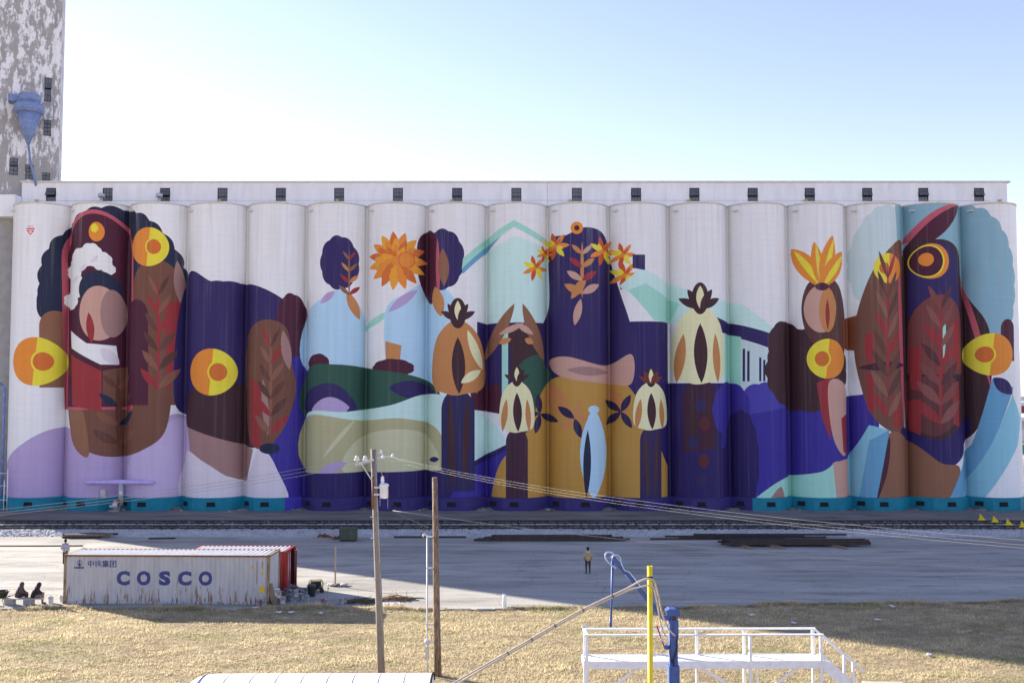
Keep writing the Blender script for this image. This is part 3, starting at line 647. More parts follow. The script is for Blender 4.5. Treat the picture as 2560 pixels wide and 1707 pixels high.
def sash(w, h, nx, ny, parent, loc, rx=0):
    p = MB().box(-w / 2, w / 2, -.012, .012, 0, h).build('sash', FRAME, parent)
    p.location = loc; p.rotation_euler = (rx, 0, 0)
    pw, ph = w / nx, h / ny
    me = MB().box(-pw / 2 + .018, pw / 2 - .018, -.02, -.013, .018, ph - .018).mesh('pane', GLASS)
    for a in range(nx):
        for b_ in range(ny): inst('pane', me, p, (-w / 2 + (a + .5) * pw, 0, b_ * ph))
for i, x in enumerate(wx):
    wd = MB().box(-ww, -ww + .05, .05, .2, 0, 1.5).box(ww - .05, ww, .05, .2, 0, 1.5).box(-ww + .05, ww - .05, .05, .2, 0, .05).box(-ww + .05, ww - .05, .05, .2, 1.45, 1.5).box(-ww + .05, ww - .05, .06, .18, .5, .55).build('window', FRAME, elev)
    wd.location = (x, YG, wz0)
    W2 = 2 * ww - .12
    for (z0, h, ny, rx) in ((.56, .88, 2, R(-OPEN[i]) if i in OPEN else 0), (.06, .43, 1, 0)):
        p = MB().box(-W2 / 2, W2 / 2, -.012, .012, -h, 0).mesh('pane', GLASS)
        g = MB()
        for k in range(4): g.box(-W2 / 2 + W2 * k / 3 - .018, -W2 / 2 + W2 * k / 3 + .018, -.03, .03, -h, 0)
        for k in range(ny + 1): g.box(-W2 / 2 - .01, W2 / 2 + .01, -.028, .028, -h * k / ny - .02, -h * k / ny + .02)
        inst('pane', p, wd, (0, .12, z0 + h), (rx, 0, 0)); inst('glazing_bars', g.mesh('bars', FRAME), wd, (0, .12, z0 + h), (rx, 0, 0))
# conduit with floodlights along the gallery, roof vents
MB().tube([(gx0 + 2, YG - .05, ZT + .95), (0, YG - .05, ZT + 1.0), (gx1 - 2, YG - .05, ZT + .95)], .012, 5).build('conduit', GALV, elev)
fl = MB().box(-.16, .16, -.22, 0, -.1, .1).mesh('floodlight', mat('dull_yellow_lamp', (.42, .38, .20), .6))
for u in (85, 505, 775, 1038, 1310, 1582, 1850, 2296): inst('floodlight', fl, elev, (UAT(u, 460, YG).x, YG, ZT + .98))
for u in (233, 366):
    x = UAT(u, 455, YC - .8).x
    MB().lathe([(.17, ZT + .15), (.17, ZT + 1.15)], (x, YC - .8, 0), 12).lathe([(.36, ZT + 1.15), (.36, ZT + 1.5), (.30, ZT + 1.55)], (x, YC - .8, 0), 14).build('roof_vent', GALV, elev)
# lilac aeration duct on the first silos, its riser and blower
LIL = mat('lilac_duct_paint', tuple(1.3 * q for q in lin(LILAC)), .55)
du = thing('aeration_duct', (UAT(281, 1160, YF).x, YF, 0), 'lilac painted T shaped duct fixed across the first silos', 'duct')
zd = UAT(281, 1108, YF - .6).z; xl, xr = UAT(193, 1108, YF - .6).x - du.location.x, UAT(350, 1108, YF - .6).x - du.location.x
MB().tube([(xl, -.1, zd), (xl + .2, -.35, zd), (-1, -.45, zd + .02), (-.6, -.45, zd + .04), (.6, -.45, zd + .04), (1, -.45, zd + .02), (xr - .2, -.35, zd - .02), (xr, -.1, zd - .02)], [.13, .2, .22, .27, .27, .22, .2, .13], 14).build('header_pipe', LIL, du)
MB().tube([(0, -.45, .6), (0, -.45, zd)], .24, 14).tube([(0, -.45, zd - .75), (0, -.45, zd - .6)], .29, 14).build('riser', GALV, du)
bl = thing('blower', (du.location.x - .55, YF - .5, 0), 'grey metal centrifugal blower at the foot of the lilac duct', 'blower')
MB().tube([(-.1, 0, .62), (.35, 0, .62)], .52, 20).build('fan_housing', GALV, bl); MB().box(.2, .55, -.25, .25, .6, 1.2).build('outlet', RUST, bl); MB().tube([(-.55, 0, .5), (-.1, 0, .5)], .2, 12).build('motor', GALV, bl); MB().box(-.6, .4, -.3, .3, 0, .12).build('base', CONC, bl)
pn = tag(MB().box(-.28, .28, -.06, .05, 0, .8).box(-.2, .2, -.09, -.06, .1, .7).build('control_panel', GALV), 'small grey control panel on the silo left of the blower', 'panel'); pn.location = (UAT(236, 1140, YF).x, YF + .12, UAT(236, 1142, YF).z)

# ------------------------------------------------------------------ the headhouse tower at the left end
PHI = R(23); TW, TD, TH = 15.5, 15.0, 66.0
tc_ = AT(149, 250, 112.0); tower = thing('headhouse_tower', (tc_.x, 112.0, 0), 'tall concrete tower with peeling white paint rising above the silo row', 'tower', PHI)
twall = MB(); twall.box(-TW, 0, 0, TD, -.1, TH); twall.build('wall', PEEL, tower)
MB().box(-.55, .06, -.07, .3, 0, TH - .2).build('corner_pilaster', PEEL, tower)
MB().box(-TW - .2, .25, -.2, TD + .2, TH, TH + .5).build('parapet', CONC, tower)
def tlocal(px, py):                                               # point on the front face of the tower
    d = ray(px, py); n = Vector((math.sin(PHI), -math.cos(PHI), 0)); p0 = tower.location
    t = n.dot(p0 - Vector((0, 0, CAMH))) / n.dot(d); w = Vector((0, 0, CAMH)) + d * t - p0
    return Vector((w.dot(Vector((math.cos(PHI), math.sin(PHI), 0))), 0, w.z))
for (zx, zy, w, h, op) in ((294, 550, .7, 2.7, 1), (290, 785, .75, 1.8, 0), (84, 1020, .85, 1.9, 1), (180, 1055, .8, 1.6, 0), (282, 1100, .75, 1.5, 0)):
    c = tlocal(zx / 2.45, zy / 2.45)
    wd = MB().box(-w / 2, w / 2, -.03, .1, -h / 2, h / 2).build('window', DARKIN, tower); wd.location = c
    g = MB()
    for k in range(3): g.box(-w / 2 + (w - .05) * k / 2, -w / 2 + (w - .05) * k / 2 + .05, -.08, -.03, -h / 2, h / 2)
    for k in range(5): g.box(-w / 2, w / 2, -.075, -.03, -h / 2 + (h - .05) * k / 4, -h / 2 + (h - .05) * k / 4 + .05)
    g.build('glazing_bars', FRAME, wd)
    for k in range(4):
        if op and k == 2: continue
        MB().box(-w / 2 + .03, w / 2 - .03, -.05, -.032, -h / 2 + h * k / 4 + .05, -h / 2 + h * (k + 1) / 4 - .02).build('pane', GLASS, wd)
    if op:
        q = MB().box(-w / 2 + .03, w / 2 - .03, -.02, .02, -h / 4, 0).build('pane', GLASS, wd); q.location = (0, -.06, h / 4); q.rotation_euler = (R(-30), 0, 0)
# bridge slab joining tower and gallery, braced by a rusty frame
sb = MB(); x1 = gx0 - .05; sz0, sz1 = UAT(20, 497, YC - 1).z, UAT(20, 447, YC - 1).z
sb.box(x1 - 13, x1, YC - 1, YC + 4, sz0, sz1); br = sb.build('link_bridge', WHITE); tag(br, 'plain white enclosed bridge joining the tower to the roof gallery', 'bridge')
# blue dust cyclone on the tower face
cc = tlocal(75, 270); cyc = thing('dust_cyclone', tower.matrix_basis @ Vector((cc.x, -1.65, 0)), 'faded blue sheet metal dust cyclone hung on the peeling tower', 'cyclone', PHI)
def cz(zy): return tlocal(75, zy / 2.45).z
MB().lathe([(1.15, cz(655)), (1.15, cz(612)), (1.05, cz(606))], (0, 0, 0), 26).build('cap_drum', BLUE2, cyc)
MB().box(-2.1, -.4, -.2, 1.3, cz(655), cz(612)).build('inlet', BLUE2, cyc)
MB().lathe([(1.2, cz(722)), (1.52, cz(716)), (1.52, cz(672)), (1.15, cz(655))], (0, 0, 0), 28).build('collar', BLUE2, cyc)
MB().lathe([(.16, cz(905)), (.62, cz(838)), (1.25, cz(722))], (0, 0, 0), 26).build('cone', BLUE2, cyc)
MB().tube([(0, 0, cz(900)), (.25, 0, cz(1000)), (.75, .3, cz(1125)), (.95, .8, cz(1160))], .13, 8).build('spout', BLUE2, cyc)
for s in (-1, 1): MB().bar((s * 1.2, 0, cz(690)), (s * 1.2, 1.75, cz(690)), .12, .12).build('bracket', BLUE2, cyc)
# steel mast and mesh by the foot of the tower
fr = thing('pipe_frame', UG(8, 1172), 'thin white pipe frame standing at the foot of the tower', 'pipe frame')
for x in (-1.6, 0, .35): MB().tube([(x, 0, 0), (x, 0, 4.4 if x else 3.2)], .045, 8).build('post', WHITEM, fr)
for z in (1.1, 2.6, 3.9): MB().tube([(-1.6, 0, z), (.35, 0, z)], .03, 6).build('rail', WHITEM, fr)
dn = tag(MB().tube([(0, 0, 0), (0, 0, 13), (-.6, .3, 13.4)], .16, 10).build('drain_pipe', BLUE2), 'faded blue downpipe on the lower tower wall', 'pipe'); dn.location = UAT(3, 1160, 108.6); dn.location.z = 0

# ------------------------------------------------------------------ shipping containers
def corr(x, d=.042, p=.278):                                      # trapezoid corrugation, 0 = outer face
    t = (x % p) / p
    return 0 if t < .26 else (d * (t - .26) / .24 if t < .5 else (d if t < .76 else d * (1 - (t - .76) / .24)))
def corr_breaks(L, p=.278):
    out = [0.0]; k = 0
    while k * p < L:
        for t in (0, .26, .5, .76):
            x = k * p + t * p
            if 1e-4 < x < L: out.append(x)
        k += 1
    return sorted(set(out)) + [L]
def cont_mat(name, col, edge):
    m = bpy.data.materials.new(name); m.use_nodes = True; n = m.node_tree.nodes; l = m.node_tree.links
    b = n['Principled BSDF']; b.inputs['Roughness'].default_value = .55
    tc = n.new('ShaderNodeTexCoord')
    def ns(sc, st, det=7, rough=.6):
        mp = n.new('ShaderNodeMapping'); mp.inputs['Scale'].default_value = st; l.new(tc.outputs['Object'], mp.inputs[0])
        x = n.new('ShaderNodeTexNoise'); x.inputs['Scale'].default_value = sc; x.inputs['Detail'].default_value = det; x.inputs['Roughness'].default_value = rough; l.new(mp.outputs[0], x.inputs['Vector']); return x.outputs[0]
    def ramp(i, a, b_, ca=(0, 0, 0), cb=(1, 1, 1)):
        r = n.new('ShaderNodeValToRGB'); r.color_ramp.elements[0].position = a; r.color_ramp.elements[1].position = b_; r.color_ramp.elements[0].color = ca + (1,); r.color_ramp.elements[1].color = cb + (1,); l.new(i, r.inputs[0]); return r.outputs[0]
    base = ramp(ns(1.4, (1, 1, .35)), .3, .7, tuple(x * .86 for x in col), tuple(min(1, x * 1.08) for x in col))
    drip = ns(3.2, (2.2, 2.2, .28), 9, .68)                        # rust runs, mostly towards the sill
    sx = n.new('ShaderNodeSeparateXYZ'); l.new(tc.outputs['Object'], sx.inputs[0])
    mr = n.new('ShaderNodeMapRange'); mr.inputs[1].default_value = .1; mr.inputs[2].default_value = 1.5; mr.inputs[3].default_value = .13; mr.inputs[4].default_value = -.03; l.new(sx.outputs[2], mr.inputs[0])
    ad = n.new('ShaderNodeMath'); ad.operation = 'ADD'; l.new(drip, ad.inputs[0]); l.new(mr.outputs[0], ad.inputs[1])
    mask = ramp(ad.outputs[0], edge, edge + .05)
    mx = n.new('ShaderNodeMixRGB'); l.new(mask, mx.inputs[0]); l.new(base, mx.inputs[1]); mx.inputs[2].default_value = (.19, .105, .05, 1)
    l.new(mx.outputs[0], b.inputs['Base Color'])
    return m
CGREY = cont_mat('pale_grey_container_paint', (.42, .42, .43), .63)
CROOF = mat('container_roof_paint', (.66, .65, .64), .6, var=.08, scale=2, col2=(.40, .28, .20), lo=.6, hi=.8)
CRED = cont_mat('red_corrugated_paint', (.33, .03, .03), .72)
POSTM = mat('rusty_corner_post', (.30, .24, .15), .8, var=.25, scale=2, col2=(.17, .10, .045), lo=.44, hi=.58, stretch=(3, 3, .6))
def container(loc, rz, L, Hc, m, rm, pm, label, doors):
    Wc = 2.438; t = thing('shipping_container', loc, label, 'container', rz)
    br_ = corr_breaks(L - .3)
    def wall(y, s, name):                                          # s=-1 front, +1 rear
        v, f = [], []
        for x in br_: v += [(x + .15, y - s * corr(x), .16), (x + .15, y - s * corr(x), Hc - .1)]
        for k in range(len(br_) - 1): f.append((2 * k, 2 * k + 2, 2 * k + 3, 2 * k + 1))
        pyd(name, v, f, m, t)
    wall(.03, -1, 'side_wall'); wall(Wc - .03, 1, 'side_wall')
    bw = corr_breaks(Wc - .3)
    def endwall(x, s, name):
        v, f = [], []
        for y in bw: v += [(x - s * corr(y), y + .15, .16), (x - s * corr(y), y + .15, Hc - .1)]
        for k in range(len(bw) - 1): f.append((2 * k, 2 * k + 2, 2 * k + 3, 2 * k + 1))
        pyd(name, v, f, m, t)
    endwall(.03, -1, 'end_wall')
    if not doors: endwall(L - .03, 1, 'end_wall')
    v, f = [], []                                                  # roof corrugated across
    for x in br_: v += [(x + .15, .07, Hc - .02 - corr(x) * 1.7), (x + .15, Wc - .07, Hc - .02 - corr(x) * 1.7)]
    for k in range(len(br_) - 1): f.append((2 * k, 2 * k + 2, 2 * k + 3, 2 * k + 1))
    pyd('roof_panel', v, f, rm, t)
    for x in (0, L - .16):
        for y in (0, Wc - .16):
            p = MB().box(x, x + .16, y, y + .16, 0, Hc, .015).build('corner_post', pm, t)
            MB().box(x - .008, x + .17, y - .008, y + .17, Hc - .11, Hc + .012, .01).box(x - .008, x + .17, y - .008, y + .17, -.0, .12, .01).build('corner_casting', RUST, p)
    for y in (0, Wc - .1):
        MB().box(.16, L - .16, y + .004, y + .1, .02, .17).build('bottom_rail', m if not doors else pm, t); MB().box(.16, L - .16, y + .004, y + .09, Hc - .11, Hc - .012).build('top_rail', RUST if not doors else pm, t)
    for x in (0, L - .1): MB().box(x + .004, x + .1, .16, Wc - .16, .02, .17).build('end_sill', pm, t); MB().box(x + .004, x + .1, .16, Wc - .16, Hc - .11, Hc - .012).build('end_header', pm, t)
    MB().box(.1, L - .1, .1, Wc - .1, .1, .16).build('floor', TIMBER, t)
    return t
pA, pB = G(157, 1509), G(673, 1511.6)
rzc = math.atan2(pB.y - pA.y, pB.x - pA.x); LC, HC = 12.19, 2.87
cont = container(pA, rzc, LC, HC, CGREY, CROOF, POSTM, 'long pale grey rust-streaked shipping container lettered COSCO in navy', False)
def text_on(t, body, size, x, z, m, name, bold=0.0, sx=1.0, space=1.0, y=0.03, conform=True, fit=None):
    cu = bpy.data.curves.new('txt', 'FONT'); cu.body = body; cu.size = size; cu.offset = bold; cu.space_character = space; cu.resolution_u = 5
    to = bpy.data.objects.new('txt', cu); C.objects.link(to); dg = bpy.context.evaluated_depsgraph_get(); dg.update()
    me = bpy.data.meshes.new_from_object(to.evaluated_get(dg)); bpy.data.objects.remove(to)
    b = bmesh.new(); b.from_mesh(me); bpy.data.meshes.remove(me)
    if fit:
        a0, a1 = min(v.co.x for v in b.verts), max(v.co.x for v in b.verts); c0, c1 = min(v.co.y for v in b.verts), max(v.co.y for v in b.verts)
        for v in b.verts: v.co = Vector((fit[0] + (v.co.x - a0) / (a1 - a0) * (fit[1] - fit[0]), 0, fit[2] + (v.co.y - c0) / (c1 - c0) * (fit[3] - fit[2])))
    else:
        for v in b.verts: v.co = Vector((v.co.x * sx + x, 0, v.co.y + z))
    if conform:
        x0 = min(v.co.x for v in b.verts); x1 = max(v.co.x for v in b.verts)
        for xx in corr_breaks(LC - .3):
            if x0 < xx + .15 < x1:
                bmesh.ops.bisect_plane(b, geom=b.verts[:] + b.edges[:] + b.faces[:], plane_co=(xx + .15, 0, 0), plane_no=(1, 0, 0))
        for v in b.verts: v.co.y = y + corr(v.co.x - .15) - .006
    else:
        for v in b.verts: v.co.y = y
    me = bpy.data.meshes.new(name); b.to_mesh(me); b.free(); me.materials.append(m)
    o = link(bpy.data.objects.new(name, me), t); return o
def cx(px): return (px - 157) / (673 - 157) * LC
for ch, px, pe in zip('COSCO', (290, 341, 396, 444, 496), (323, 375.5, 425.5, 477.5, 530)):
    text_on(cont, ch, 1, 0, 0, NAVYP, 'letter', .055, fit=(cx(px), cx(pe), 1.09, 1.93))
text_on(cont, '中远集团', .44, cx(215), 2.17, NAVYP, 'characters', .008)
def ring_plate(t, cx_, cz_, r0, r1, m, name):
    b = bmesh.new(); n = 36; a = [b.verts.new((cx_ + r0 * math.cos(2 * math.pi * k / n), .02, cz_ + r0 * math.sin(2 * math.pi * k / n))) for k in range(n)]
    c = [b.verts.new((cx_ + r1 * math.cos(2 * math.pi * k / n), .02, cz_ + r1 * math.sin(2 * math.pi * k / n))) for k in range(n)]
    for k in range(n): b.faces.new((a[k], a[(k + 1) % n], c[(k + 1) % n], c[k]))
    me = bpy.data.meshes.new(name); b.to_mesh(me); b.free(); me.materials.append(m); return link(bpy.data.objects.new(name, me), t)
ex = cx(196.5); em = ring_plate(cont, ex, 2.40, .13, .155, NAVYP, 'emblem_ring')
pyd('emblem_ship', [(ex - .09, .019, 2.20), (ex + .09, .019, 2.20), (ex + .045, .019, 2.3), (ex + .03, .019, 2.42), (ex, .019, 2.60), (ex - .03, .019, 2.42), (ex - .045, .019, 2.3)], [tuple(range(7))], NAVYP, em)
text_on(cont, 'cosco', .20, cx(182), 2.06, NAVYP, 'small_letters', .012, 1.25)
tri = pyd('warning_triangle', [(cx(625), .016, 2.07), (cx(634), .016, 2.07), (cx(629.5), .016, 2.31)], [(0, 1, 2)], LABELY, cont); text_on(tri, '!', .15, cx(629), 2.10, TEXTB, 'mark', .004, y=.012, conform=False)
pyd('label_plate', [(cx(648), .016, .72), (cx(661), .016, .72), (cx(661), .016, 1.08), (cx(648), .016, 1.08)], [(0, 1, 2, 3)], LABELY, cont)
pyd('label_plate', [(cx(652), .016, 1.72), (cx(657), .016, 1.72), (cx(657), .016, 1.88), (cx(652), .016, 1.88)], [(0, 1, 2, 3)], LABELY, cont)
for k in range(18): MB().box(cx(641), cx(642.4), .012, .02, 1.25 + k * .075, 1.30 + k * .075).build('code_mark', TEXTB, cont)
for k in range(4): MB().box(cx(654), cx(655.6), .012, .02, 2.12 + k * .10, 2.18 + k * .10).build('code_mark', TEXTB, cont)

rr_ = G(717, 1376, 2.59); Lr = 6.06
rfr = Vector((rr_.x - Lr * math.cos(rzc), rr_.y - Lr * math.sin(rzc) - .25, 0))
red = container(rfr, rzc, Lr, 2.59, CRED, CROOF, REDP, 'short red shipping container with its doors ajar behind the COSCO container', True)
MB().box(Lr - 1.3, Lr - 1.24, .2, 2.24, .17, 2.4).build('inner_dark_sheet', DARKIN, red)  # near-black sheet standing in for the unlit inside of the container
for hy, ang in ((.1, 93), (2.33, -72)):
    d = MB().box(0, 1.12, -.025, .025, .16, 2.48).build('door', CRED, red); d.location = (Lr + .03, hy, 0); d.rotation_euler = (0, 0, R(ang))
    for x in (.3, .85): MB().tube([(x, -.06, .2), (x, -.06, 2.45)], .022, 8).build('lock_rod', GALV, d)
    for z in (.5, 1.2, 2.0): MB().box(.05, 1.1, -.045, -.026, z, z + .06).build('door_rib', CRED, d)

# ------------------------------------------------------------------ buckets and clutter at the open end
BW = mat('paint_splashed_white_plastic', (.42, .41, .43), .5, var=.2, scale=5, col2=(.18, .13, .20), lo=.52, hi=.6)
BP = mat('bucket_with_pink_drips', (.40, .37, .38), .5, var=.2, scale=5, col2=(.30, .07, .08), lo=.5, hi=.6)
BT = mat('bucket_with_teal_drips', (.36, .40, .42), .5, var=.2, scale=5, col2=(.03, .18, .22), lo=.5, hi=.6)
BD = mat('bucket_with_dark_paint', (.13, .11, .16), .5, var=.3, scale=5, col2=(.30, .22, .12), lo=.55, hi=.62)
BWH = mat('clean_white_plastic', (.62, .62, .64), .45, var=.05)
CARD = mat('cardboard', (.32, .23, .14), .9, var=.2, scale=3)
bucket_protos = {}
def bucket(px, py, m, label, z=0.0, s=1.0, handle=True, group='paint buckets beside the containers'):
    g = G(px, py, z); key = (m.name, handle)
    if key not in bucket_protos:
        bucket_protos[key] = (MB().lathe([(.13, 0), (.15, .36), (.158, .36), (.158, .385), (.148, .385), (.135, .33), (.001, .33)], n=18, cap=False).mesh('pail', m),
                              MB().lathe([(.131, .002), (.001, .001)], n=18, cap=False).mesh('base', m),
                              MB().tube([(-.158, 0, .34), (-.15, -.1, .24), (0, -.165, .17), (.15, -.1, .24), (.158, 0, .34)], .006, 5).mesh('handle', GALV))
    t = thing('paint_bucket', g, label, 'bucket', rnd.uniform(-1, 1), group); t.scale = (s, s, s)
    a, b, c = bucket_protos[key]
    inst('pail', a, t); inst('base', b, t)
    if handle: inst('handle', c, t)
    return t
heap = [(693, 1487), (707, 1507), (722, 1500), (735, 1505), (742, 1503), (753, 1499), (727, 1490), (740, 1490), (748, 1487), (716, 1487), (684, 1509), (697, 1493), (756, 1490), (733, 1481), (724, 1475), (764, 1484), (712, 1492)]
LBL = {BW: 'white bucket smeared with violet paint in the heap by the red container', BP: 'white bucket with red paint drips in the heap by the red container', BT: 'pale bucket with teal drips in the heap by the red container', BD: 'dark paint-caked bucket in the heap by the red container'}
for k, (x, y) in enumerate(heap):
    m = (BW, BP, BT, BD)[(k * 7 + k // 3) % 4]; bucket(x, y, m, LBL[m])
for k, (x, y) in enumerate([(693, 1488), (707, 1507), (697, 1493), (716, 1487), (740, 1490)]):
    m = (BT, BW, BP, BD, BW)[k]; bucket(x, y, m, LBL[m][:LBL[m].index(' in the')] + ' stacked on another in the heap', .385)
    if k in (0, 2): bucket(x, y, (BWH, BW)[k // 2], 'pail topping a stack of three in the bucket heap', .77)
bucket(738, 1456 + 24, BD, 'dark bucket perched on a stack at the rim of the heap', .4)
bucket(647, 1515, BP, 'red-smeared bucket standing against the front of the COSCO container'); bucket(661, 1515.5, BW, 'violet-smeared bucket standing against the front of the COSCO container')
bucket(817, 1513, BW, 'white bucket with a brush in it on open ground in the container shadow'); bucket(807, 1511, BP, 'reddish bucket close behind the one holding a brush'); bucket(854, 1511, BW, 'white bucket paired with another near the brush heap'); bucket(861, 1508, BW, 'bucket tucked behind its twin near the brush heap'); bucket(768, 1504, BT, 'light bucket with teal rim at the corner of the heap'); bucket(731, 1505, BWH, 'small clean white tub in front of the heap', 0, .62)
bucket(127, 1507, BWH, 'clean white bucket between the sitters and the COSCO container', 0, 1.05); bucket(155, 1503, BWH, 'white bucket half hidden by the container corner')
st = tag(MB().tube([(0, 0, .2), (.06, .02, .95)], .012, 6).tube([(.06, .02, .92), (.075, .02, 1.06)], .03, 6).build('paint_brush', TIMBER), 'long handled brush standing in a bucket', 'brush'); st.location = G(817, 1513)
lidp = tag(MB().lathe([(.16, 0), (.165, .02), (.15, .03)], n=18).build('bucket_lid', mat('teal_plastic', (.05, .30, .30), .5)), 'loose teal bucket lid lying on the ground', 'lid'); lidp.location = G(754, 1508)
bin_ = thing('refuse_bin', G(779, 1490), 'dark grey plastic refuse bin by the yellow-framed generator', 'bin')
DG = mat('dark_grey_plastic', (.05, .055, .065), .5, var=.15)
MB().lathe([(.20, 0), (.27, .62), (.29, .62), (.29, .68), (.27, .68)], n=18).build('tub', DG, bin_); MB().lathe([(.28, .68), (.2, .74)], n=18).build('lid', DG, bin_)
gen = thing('generator', G(790, 1479), 'portable generator in a yellow tube frame with small wheels', 'generator', R(15))
YG_ = mat('dull_yellow_tube', (.42, .33, .04), .5)
for y in (-.28, .28): MB().tube([(-.4, y, .15), (-.42, y, .62), (-.34, y, .7), (.34, y, .7), (.42, y, .62), (.4, y, .15), (-.4, y, .15)], .025, 7).build('frame_hoop', YG_, gen)
for x in (-.3, .3): MB().tube([(x, -.28, .7), (x, .28, .7)], .025, 7).build('crossbar', YG_, gen)
MB().box(-.32, .3, -.22, .22, .46, .66, .03).build('fuel_tank', BLACKM, gen); MB().box(-.3, .05, -.2, .2, .16, .45, .02).build('engine', DARKIN, gen); MB().tube([(.06, 0, .3), (.34, 0, .3)], .15, 14).build('alternator', DG, gen)
for y in (-.34, .34): MB().tube([(.34, y - .04, .12), (.34, y + .04, .12)], .13, 14).build('wheel', BLACKM, gen)
bd = tag(MB().box(-.16, .16, -.015, .015, 0, 1.25).build('leaning_board', TIMBER), 'scrap wooden board leaning on the end of the COSCO container', 'board'); bd.location = G(687, 1511); bd.rotation_euler = (R(-8), R(-14), R(20))
stk = thing('marker_stake', G(838, 1464), 'tall thin timber stake standing in sandbags on the yard', 'stake')
MB().box(-.045, .045, -.03, .03, 0, 2.45).build('stake', mat('raw_pine', (.48, .34, .22), .8), stk)
for k, (x, y, c) in enumerate(((-.12, -.1, (.5, .47, .44)), (.16, -.15, (.2, .14, .12)), (.5, -.1, (.52, .48, .46)), (-.3, .05, (.48, .45, .42)), (.62, .0, (.45, .42, .4)))):
    sbg = tag(MB().ball((0, 0, .09), .2, 2, (1.25, .8, .45)).build('sandbag', mat('sacking_%d' % k, c, .9, var=.2, scale=6)), 'lumpy sandbag weighing down the foot of the timber stake', 'sandbag', 'sandbags around the stake'); sbg.location = G(838, 1464) + Vector((x, y, 0)); sbg.rotation_euler = (0, 0, k)
def brush_heap(c, n, spread, cols, label):
    mb = MB()
    for k in range(n):
        a = rnd.uniform(0, 6.28); r = rnd.random() ** .5; p = Vector((c[0] + spread[0] * r * math.cos(a), c[1] + spread[1] * r * math.sin(a), rnd.uniform(.02, .28) * (1.1 - r)))
        d = Vector((rnd.gauss(0, 1), rnd.gauss(0, .7), rnd.uniform(-.05, .35))).normalized() * rnd.uniform(.4, 1.1)
        mb.tube([p - d * .5 + Vector((0, 0, .06)), p + Vector((0, 0, rnd.uniform(0, .1))), p + d * .5 + Vector((0, 0, .02))], [.018, .014, .006], 4)
    o = mb.build('brush_heap', cols); return tag(o, label, 'brush heap')
g1, g2 = G(905, 1506), G(990, 1499)
brush_heap(g1, 90, (.9, .5), mat('green_brown_twigs', (.11, .10, .05), .9, var=.5, scale=5), 'low heap of greenish cut branches behind the leaning grey pole')
brush_heap(g2, 110, (1.0, .5), mat('brown_twigs', (.20, .12, .07), .9, var=.5, scale=5), 'tangled heap of dry reddish twigs right of the grey pole')
for (px, py, w, d, rz, m, nm, lb) in ((978, 1512, .9, .5, .2, BWH, 'plastic_sheet', 'crumpled white plastic sheet on the ground beside the dry twigs'), (870, 1526, .22, .5, -.4, GREYWOOD, 'board_offcut', 'short grey board stuck in the grass edge'), (1030, 1495, 1.4, .1, .03, TIMBER, 'batten', 'thin timber batten lying by the dry twigs'), (925, 1530, 2.6, .1, .02, TIMBER, 'batten', 'long thin timber batten lying in the grass edge'), (905, 1518, 1.3, .14, .02, CONC, 'board_offcut', 'pale board lying flat on the yard edge')):
    o = MB(); o.box(-w / 2, w / 2, -d / 2, d / 2, 0, .05); b_ = o.b
    if nm == 'plastic_sheet':
        bmesh.ops.subdivide_edges(b_, edges=b_.edges, cuts=5, use_grid_fill=True)
        for v in b_.verts: v.co.z = v.co.z * (1 + 2.5 * rnd.random()) + .01; v.co.x += rnd.uniform(-.05, .05)
    o = tag(o.build(nm, m), lb, nm.replace('_', ' ')); o.location = G(px, py); o.rotation_euler = (0, 0, rz)
# broken concrete kerb slabs along the grass line
kerb_me = [MB().box(-w / 2, w / 2, -.14, .14, -.05, .07, .02).mesh('kerb_slab', CONC) for w in (.9, 1.3, 1.7)]
x = -32.0
while x < 9:
    k = rnd.randrange(3); w = (.9, 1.3, 1.7)[k]
    if rnd.random() < .72:
        o = tag(inst('kerb_slab', kerb_me[k], None, (x + w / 2, edge_y(x + w / 2) + rnd.uniform(-.1, .1), rnd.uniform(-.03, .02)), (rnd.uniform(-.05, .05), rnd.uniform(-.02, .02), rnd.uniform(-.09, .09))), 'broken grey concrete kerb slab half sunk at the edge of the grass', 'kerb slab', 'broken kerb slabs along the grass')
    x += w + rnd.uniform(.02, .35)
wp = thing('bollard', G(1261, 1518), 'short white pipe bollard at the edge of the yard', 'bollard')
MB().lathe([(.12, 0), (.12, .68), (.10, .71), (.001, .72)], n=16).build('pipe', WHITEM, wp); MB().tube([(-.13, 0, .62), (-.1, 0, .8), (.1, 0, .8), (.13, 0, .62)], .015, 6).build('handle', GALV, wp)

# ------------------------------------------------------------------ rails, timbers and a rusty box in the yard
railm = {}
def lone_rail(px0, px1, py, z=0.0, roll=0.0, dy=0.0, label='', group='spare rails stacked in the yard'):
    a, b = G(px0, py), G(px1, py if isinstance(py, (int, float)) else py[1]); L = round(abs(b.x - a.x), 1)
    if L not in railm: railm[L] = rail_mesh(L)
    o = inst('steel_rail', railm[L], None, ((a.x + b.x) / 2, a.y + dy, z), (roll, 0, rnd.uniform(-.006, .006)))
    return tag(o, label, 'rail', group)
A_ = 'rust-dark spare rail in the long stack opposite the bollard'
for row in range(3):
    for k in range(6 - row): lone_rail(1189 + rnd.uniform(-6, 12) + row * 22, 1572 + rnd.uniform(-25, 6) - row * 18, 1352, .155 * row, 0, k * .17 - .1 + row * .08, A_)
B_ = 'dark spare rail in the broad stack laid on timbers'
for row in range(2):
    for k in range(9 - row * 2): lone_rail(1803 + rnd.uniform(-4, 30), 2186 - (k % 3) * 22 + rnd.uniform(-20, 4), 1366, .18 + .155 * row, 0, k * .2 - .2 + row * .15, B_)
for k in range(4): lone_rail(1625 + k * 38, 1960 + k * 55, 1349 - k, .15 * (k % 2), 0, .3 * k, 'loose rail lying askew behind the broad rail stack')
